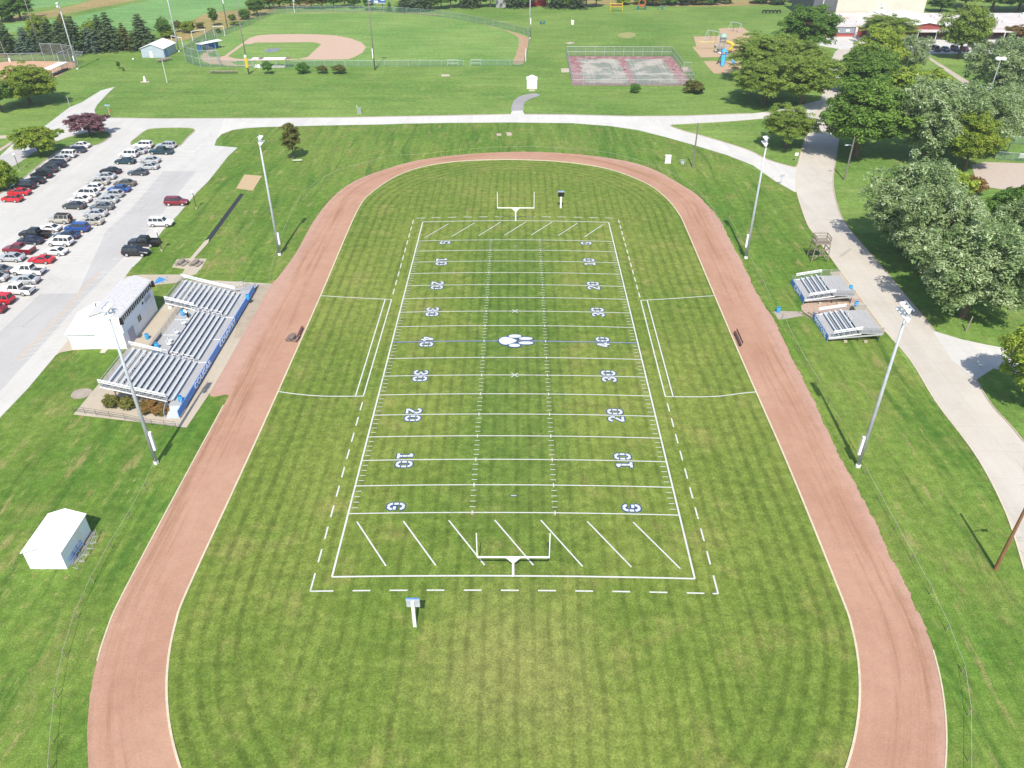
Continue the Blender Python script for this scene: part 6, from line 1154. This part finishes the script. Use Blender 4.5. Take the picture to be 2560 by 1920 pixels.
# wooden poles
def wpole(lab, b, hh, m, arm=None, xarm=False):
    t = thing('utility_pole', lab, 'utility pole', (*b, 0)); MB().tube([(0, 0, -.1), (0, 0, hh*.5), (0, 0, hh)], [.2, .17, .13], 10).build('pole', m, t)
    if arm: x, y, z = arm; MB().tube([(0, 0, z), (x*.6, y*.6, z+.25), (x, y, z+.25)], .045, 6).build('lamp_arm', M['galv'], t); MB().box(x*1.15, y*1.15, z+.22, .7, .32, .18, math.atan2(y, x), .8, .8).build('lamp_head', M['galv'], t)
    return t
wpole('brown wooden utility pole with a street lamp arm at the lower right edge', q(OV, 2150, 1230), 10.4, M['darkwood'], (1.3, .05, 6.9)); wpole('grey wooden pole with lamp beside the main road under the broad maple', q(A8, 832, 1382), tall(A8, 832, 1382, 1050), M['greypole'], (-1.2, -.1, 7.6)); wpole('plain pale pole on the grass at the far right track bend', q(OV, 1496, 362), tall(OV, 1496, 362, 266), M['greypole'])
t = thing('stake', 'leaning wooden stake beside the trunk of the biggest silver maple', 'stake', (*q(B2, 1765, 885), 0)); MB().tube([(0, 0, 0), (.5, .4, 2.4)], [.12, .09], 8).build('post', M['wood'], t)
# court fence
cf = thing('court_fence', 'tall chain link fence round the worn tennis court', 'fence', (0, 0, 0)); cp = [(17.5, 195.8), (17.3, 155), (54.9, 155), (54.8, 165.5)]; cp2 = [(54.7, 172), (54.6, 195.8), (17.5, 195.8)]
for P in (cp, cp2):
    b = MB(); rail(b, [(*p, 0) for p in P], 3.3, 3.4, (1.65,), .035); b.build('posts_and_rails', M['galv'], cf); panel([(*p, 0) for p in P], 3.3).build('chain_link', M['chain'], cf)
fence('court_gate', 'chain link gate wing at the right side of the worn court', 'gate', [(54.9, 172), (57.2, 171.5)], 3.2, M['chain'], 2.)
for x, lab in ((36., 'tennis net post in the middle of the worn court'), (52.3, 'low net post pair at the right of the worn court')):
    t = thing('net_post', lab, 'net post', (x, 176, 0)); MB().tube([(0, 0, .03), (0, 0, 1.2)], .07, 8).build('post', M['galv'], t); MB().box(0, 0, .12, .7, .5, .2).build('base', M['darksteel'], t)
# playground
p = q(A7, 1860, 560); t = thing('play_tower', 'grey play tower with pale green domed roof on the wood chips', 'play tower', (*p, 0))
for x in (-1.5, 1.5, 0, 2.8):
    for y in (-1.2, 1.4): MB().tube([(x, y, 0), (x, y, 3.4 if x < 2 else 2.6)], .09, 6).build('post', M['galv'], t)
MB().span(-1.5, 1.5, -1.2, 1.4, 1.5, 1.6).build('platform', M['galv'], t); MB().span(-1.5, 1.5, -1.3, -1.2, 1.6, 2.4).span(-1.6, -1.5, -1.2, 1.4, 1.6, 2.4).build('panel', mat('taupe_panel', D(176, 170, 158), .6, .1), t)
MB().span(.4, 2.4, .8, 2.6, 4.0, 5.0).span(.3, 2.5, .7, 2.7, 3.2, 3.3).build('upper_tower', mat('grey_tower', D(164, 168, 166), .6, .1), t); MB().lathe([(1.3, 0), (1.1, .5), (.6, 1.0), (0, 1.2)], 12, (1.4, 1.7, 5.0)).build('domed_roof', mat('pale_green_roof', D(186, 218, 206), .5, .05), t)
for x in (.5, 2.3):
    for y in (.9, 2.5): MB().tube([(x, y, 0), (x, y, 4.)], .08, 6).build('tower_post', M['galv'], t)
MB().tube([(2.4, 1.5, 3.4), (4., 1.2, 3.1), (4.9, .2, 2.4), (4.2, -.8, 1.7), (3.3, -.6, 1.), (3.6, .4, .5)], .55, 10).build('spiral_slide', M['yellow'], t, True); MB().span(-.8, .2, -2.9, -1.3, .3, .5).build('ramp', M['white'], t)
p = q(A7, 1640, 530); t = thing('monkey_bars', 'yellow monkey bars left of the grey play tower', 'monkey bars', (*p, 0)); b = MB()
for y in (0, 1.3): b.tube([(0, y, 0), (0, y, 2.6), (6., y, 2.6), (6., y, 0)], .1, 6)
for k in range(9): b.tube([(.6+k*.6, 0, 2.6), (.6+k*.6, 1.3, 2.6)], .05, 5)
b.build('bars', mat('pale_yellow_bars', D(244, 232, 150), .5, .05), t)
for lab, x, y, w, h, dx in (('silver swing set behind the grey play tower', 1790, 465, 6, 4.4, 1.), ('silver arch swing set at the top of the wood chips', 2030, 345, 5, 3.6, 1.)):
    p = q(A7, x, y); t = thing('swing_set', lab, 'swing set', (*p, 0), -.9); b = MB(); b.tube([(-w/2, 0, h), (w/2, 0, h)], .1, 8)
    for x_ in (-w/2, w/2): b.tube([(x_, 0, h), (x_-.2, -1.4, 0)], .08, 6).tube([(x_, 0, h), (x_+.2, 1.4, 0)], .08, 6)
    b.build('frame', M['galv'], t)
    for k in (-1, 1): MB().tube([(k*w*.2-.25, 0, h), (k*w*.2-.25, .1, .6)], .03, 4).tube([(k*w*.2+.25, 0, h), (k*w*.2+.25, .1, .6)], .03, 4).span(k*w*.2-.3, k*w*.2+.3, -.1, .25, .52, .58).build('swing_seat', M['black'], t)
p = q(A7, 1905, 690); t = thing('slide', 'bright blue slide tower on the lower wood chip patch', 'slide', (*p, 0)); MB().hull([[(-1.4, -2.6, .2), (-.3, -2.6, .2), (.5, .8, 3.), (-.6, .8, 3.)], [(-1.4, -2.6, .2), (-.6, .8, 3.), (-.6, .8, 3.4), (-1.4, -2.6, .6)], [(-.3, -2.6, .6), (.5, .8, 3.4), (.5, .8, 3.), (-.3, -2.6, .2)]]).build('chute', M['barrel'], t)
MB().tube([(.5, 1.2, 3.6), (1.8, .8, 3.2), (2.8, -.6, 2.), (3., -1.6, .8)], .3, 8).build('side_slide', M['barrel'], t, True); MB().span(-.7, .9, .8, 2.4, 2.9, 3.05).build('platform', M['blue'], t)
for x in (-.6, .8):
    for y in (.9, 2.3): MB().tube([(x, y, 0), (x, y, 4.4)], .08, 6).build('post', M['barrel'], t)
MB().add([(-.9, .6, 4.1), (1.1, .6, 4.1), (1.1, 2.6, 4.1), (-.9, 2.6, 4.1), (.1, 1.6, 5.1)], [(0, 1, 4), (1, 2, 4), (2, 3, 4), (3, 0, 4), (3, 2, 1, 0)]).build('roof', M['barrel'], t); MB().bar((-2., 1.2, 0), (-.7, 1.4, 3.), .5, .1).build('ladder', M['darksteel'], t)
p = q(A7, 2015, 690); t = thing('spring_rider', 'small blue rider beside the bright blue slide', 'play rider', (*p, 0)); MB().lathe([(.1, 0), (.1, .5), (.5, .6), (.5, .9), (0, 1.)], 10).build('seat', M['barrel'], t); MB().tube([(0, 0, .9), (.5, 0, 1.5)], .08, 6).build('handle', M['barrel'], t)
for i in range(5):
    p = q(A8, 215+28*i, 103); t = thing('half_tyre', '%s black half-buried tyre in the row on the far lawn, counted from the left' % words[i], 'tyre', (*p, 0), 0, 'half-buried tyres on the far lawn'); MB().loft([[(math.cos(a)*1., y, max(-.3, .5+math.sin(a)*1.)) for y in (-.25, .25)]+[(math.cos(a)*.45, y, max(-.3, .5+math.sin(a)*.45)) for y in (.25, -.25)] for a in np.linspace(-.25, PI+.25, 13)]).build('tyre', M['tyre'], t)
t = frame_thing('climbing_gate', 'yellow frame with a wooden panel at the top edge of the far lawn', 'climbing gate', [[(0, 0, 0), (0, 0, 4.2)], [(5.4, 0, 0), (5.4, 0, 4.2)], [(0, 0, 3.2), (5.4, 0, 3.2)], [(0, 0, 1.9), (5.4, 0, 1.9)]], M['yellow'], .16, (*q(A7, 704, 122), 0)); MB().span(.2, 5.2, -.08, .02, 2.1, 3.1).build('panel', M['darkwood'], t)
t = thing('climber', 'orange ring climber on teal feet at the top edge of the far lawn', 'climber', (*q(A7, 1038, 102), 0)); MB().tube([(1.5*math.cos(a), 0, 2.8+1.5*math.sin(a)) for a in np.linspace(0, 2*PI, 17)], .28, 8).build('ring', M['orange'], t); MB().box(-1.7, 0, .7, .8, .9, 1.4).box(1.7, 0, .7, .8, .9, 1.4).build('feet', M['teal'], t); MB().span(-1.3, 1.3, .0, .15, 1.4, 2.3).build('panel', M['darkwood'], t)
t = thing('teal_seesaw', 'small teal seesaw right of the orange climber', 'seesaw', (*q(A7, 1280, 104), 0)); MB().bar((-3.4, 0, .5), (.8, 0, 1.9), .3, .2).build('beam', M['teal'], t); MB().box(-.9, 0, .5, .5, .6, 1.).build('pivot', M['teal'], t)
t = thing('litter_bin', 'white bin standing alone on the far lawn', 'bin', (*q(A7, 303, 262), 0)); MB().lathe([(.55, 0), (.6, 1.5), (.45, 1.7), (0, 1.75)], 12).build('drum', M['white'], t); MB().tube([(-.4, 0, 1.7), (-.6, 0, 2.2)], .12, 6).build('handle', M['galv'], t)
t = thing('teal_rider', 'dark teal seat on springs on the far lawn right of the outfield fence', 'play rider', (*q(A6, 1940, 258), 0)); MB().box(-.6, 0, .7, .9, .6, .9, .3, .8, .8).box(.7, .2, .8, .7, .6, .9, -.2, .8, .8).build('seats', M['teal'], t); MB().tube([(-.6, 0, .3), (.7, .2, .3)], .1, 6).build('beam', M['darksteel'], t)
# chain-link pen at the right edge
fence('pen_fence', 'green chain link pen with a gate at the right edge above the gravel yard', 'fence', Q(A8, [(2250, 1110), (2030, 1110), (1990, 1225), (2250, 1245)]), 1.9, M['chaingreen'], 3.)
t = thing('pen_sign', 'white board on the green pen fence at the right edge', 'board', (*q(A8, 2190, 1235), 0)); MB().span(-.9, .9, -.1, -.03, .7, 1.8).build('board', M['white'], t); MB().tube([(-.7, 0, 0), (-.7, 0, 1.8)], .05, 6).tube([(.7, 0, 0), (.7, 0, 1.8)], .05, 6).build('posts', M['galv'], t)
t = thing('pen_post', 'dark post at the left corner of the green pen', 'post', (*q(A8, 2058, 1215), 0)); MB().tube([(0, 0, 0), (.3, 0, 3.4)], .1, 8).build('pole', M['darksteel'], t)
for i, (x, w) in enumerate(((2075, 1.9), (2180, 1.9))):
    p = q(A8, x, 1050); frame_thing('mini_goal', ('small white goal frame at the right edge, left of two', 'small white goal frame at the right edge, cut by the frame')[i], 'goal', [[(0, 0, 0), (0, 0, 1.), (w, 0, 1.), (w, 0, 0)]], M['white'], .1, (*p, 0), 'small white goal frames')
# clutter behind the far bleachers
p = q((400, 660, .12658), 215, 870); t = thing('hand_cart', 'black hand cart with white base behind the far bleacher section', 'cart', (*p, .03)); MB().box(0, .3, .75, .5, .5, .9, .3, .8, .8).build('load', M['black'], t); MB().box(0, 0, .2, .5, .6, .35).build('base', M['white'], t)
# stones on the ground, pebbly spots at pole feet
# ------------------------------------------------------------------ person on the upper deck
def skinmesh(name, V, E, R, m, parent, sub=1):
    me = bpy.data.meshes.new(name); me.from_pydata(V, E, []); me.materials.append(m); o = link(name, me, parent)
    md = o.modifiers.new('skin', 'SKIN'); md.use_smooth_shade = True
    sk = me.skin_vertices[0].data if me.skin_vertices else None
    if sk is None: return o
    for i, r in enumerate(R): sk[i].radius = (r, r*.85)
    sk[0].use_root = True; sb = o.modifiers.new('subsurf', 'SUBSURF'); sb.levels = sub; sb.render_levels = sub; return o
def bake(o):
    dg = bpy.context.evaluated_depsgraph_get(); me = bpy.data.meshes.new_from_object(o.evaluated_get(dg)); o.modifiers.clear(); o.data = me; return o
def skin_obj(name, V, E, R, m, parent):
    me = bpy.data.meshes.new(name); me.from_pydata(V, E, []); o = link(name, me, parent)
    md = o.modifiers.new('skin', 'SKIN'); md.use_smooth_shade = True
    if not me.skin_vertices: me.attributes  # the modifier creates the layer
    for i, r in enumerate(R): me.skin_vertices[0].data[i].radius = (r, r*.85)
    me.skin_vertices[0].data[0].use_root = True; sb = o.modifiers.new('s', 'SUBSURF'); sb.levels = 1; bake(o); o.data.materials.clear(); o.data.materials.append(m); return o
pp = q((400, 660, .12658), 560, 1070, zb); t = thing('person', 'person in a white shirt and dark trousers bending towards a blue barrel', 'person', (*pp, zb+.005), 0)
V = [(-.08, 0, .92), (-.13, .02, 1.1), (-.22, .03, 1.28), (-.31, .04, 1.42), (-.36, .05, 1.5), (-.42, .05, 1.6), (-.46, .05, 1.7),     # pelvis to head 0-6
 (-.04, -.1, .88), (.0, -.12, .5), (.02, -.13, .09), (-.12, -.14, .04), (-.04, .12, .88), (.02, .14, .5), (.06, .15, .09), (-.08, .16, .04),   # legs 7-14
 (-.3, -.17, 1.4), (-.42, -.2, 1.14), (-.6, -.15, .98), (-.67, -.13, .95), (-.3, .24, 1.4), (-.42, .27, 1.14), (-.6, .22, .98), (-.67, .2, .95)]  # arms 15-22
E_ = [(0, 1), (1, 2), (2, 3), (3, 4), (4, 5), (5, 6), (0, 7), (7, 8), (8, 9), (9, 10), (0, 11), (11, 12), (12, 13), (13, 14), (3, 15), (15, 16), (16, 17), (17, 18), (3, 19), (19, 20), (20, 21), (21, 22)]
Rr = [.15, .14, .16, .14, .07, .125, .12, .09, .065, .045, .04, .09, .065, .045, .04, .06, .045, .032, .03, .06, .045, .032, .03]
i0 = len(V); V += [(-.55, .05, 1.6)]; E_ += [(5, i0)]; Rr += [.02]
for hx, hy in ((18, -1), (22, 1)):
    b = V[hx]
    for k in range(5):
        i0 = len(V); oy = (k-2)*.02; V += [(b[0]-.035+.01*abs(k-2), b[1]+oy, b[2]-.005), (b[0]-.065+.012*abs(k-2), b[1]+oy*1.2, b[2]-.03)]; E_ += [(hx, i0), (i0, i0+1)]; Rr += [.0095, .008]
skin_obj('body', V, E_, Rr, M['skin'], t)
skin_obj('trousers', [V[0], V[7], V[8], (.02, -.13, .14), V[11], V[12], (.06, .15, .14)], [(0, 1), (1, 2), (2, 3), (0, 4), (4, 5), (5, 6)], [.2, .135, .1, .08, .135, .1, .08], M['trousers'], t)
skin_obj('shirt', [V[1], (-.1, .01, .98), V[2], V[3], V[15], (-.38, -.19, 1.22), V[19], (-.38, .26, 1.22)], [(0, 1), (0, 2), (2, 3), (3, 4), (4, 5), (3, 6), (6, 7)], [.2, .2, .235, .2, .11, .085, .11, .085], M['shirt'], t)
MB().lathe([(0, -.06), (.1, -.04), (.122, .03), (.09, .1), (0, .125)], 12, (-.43, .05, 1.68)).build('hair', M['hair'], t, True)
for s_ in (-1, 1): MB().lathe([(0, -.012), (.012, 0), (0, .012)], 8, (-.525, .05+s_*.035, 1.64)).build('eye', M['black'], t)
for s_ in (-1, 1): MB().box(-.07 if s_ < 0 else -.03, -.135 if s_ < 0 else .155, .045, .27, .1, .09, 0, .8, .8).build('shoe', M['white'], t)

# ------------------------------------------------------------------ the air: a thin even haze
hz = bpy.data.materials.new('haze_air'); hz.use_nodes = True; ht = hz.node_tree; ht.nodes.remove(ht.nodes['Principled BSDF'])
pv = ht.nodes.new('ShaderNodeVolumePrincipled'); pv.inputs['Color'].default_value = (.9, .94, 1, 1); pv.inputs['Density'].default_value = .00018; pv.inputs['Anisotropy'].default_value = .2
ht.links.new(pv.outputs[0], ht.nodes['Material Output'].inputs['Volume'])
o = MB().span(-905, 905, -305, 1405, -2, 64).build('haze', hz); o['kind'] = 'stuff'
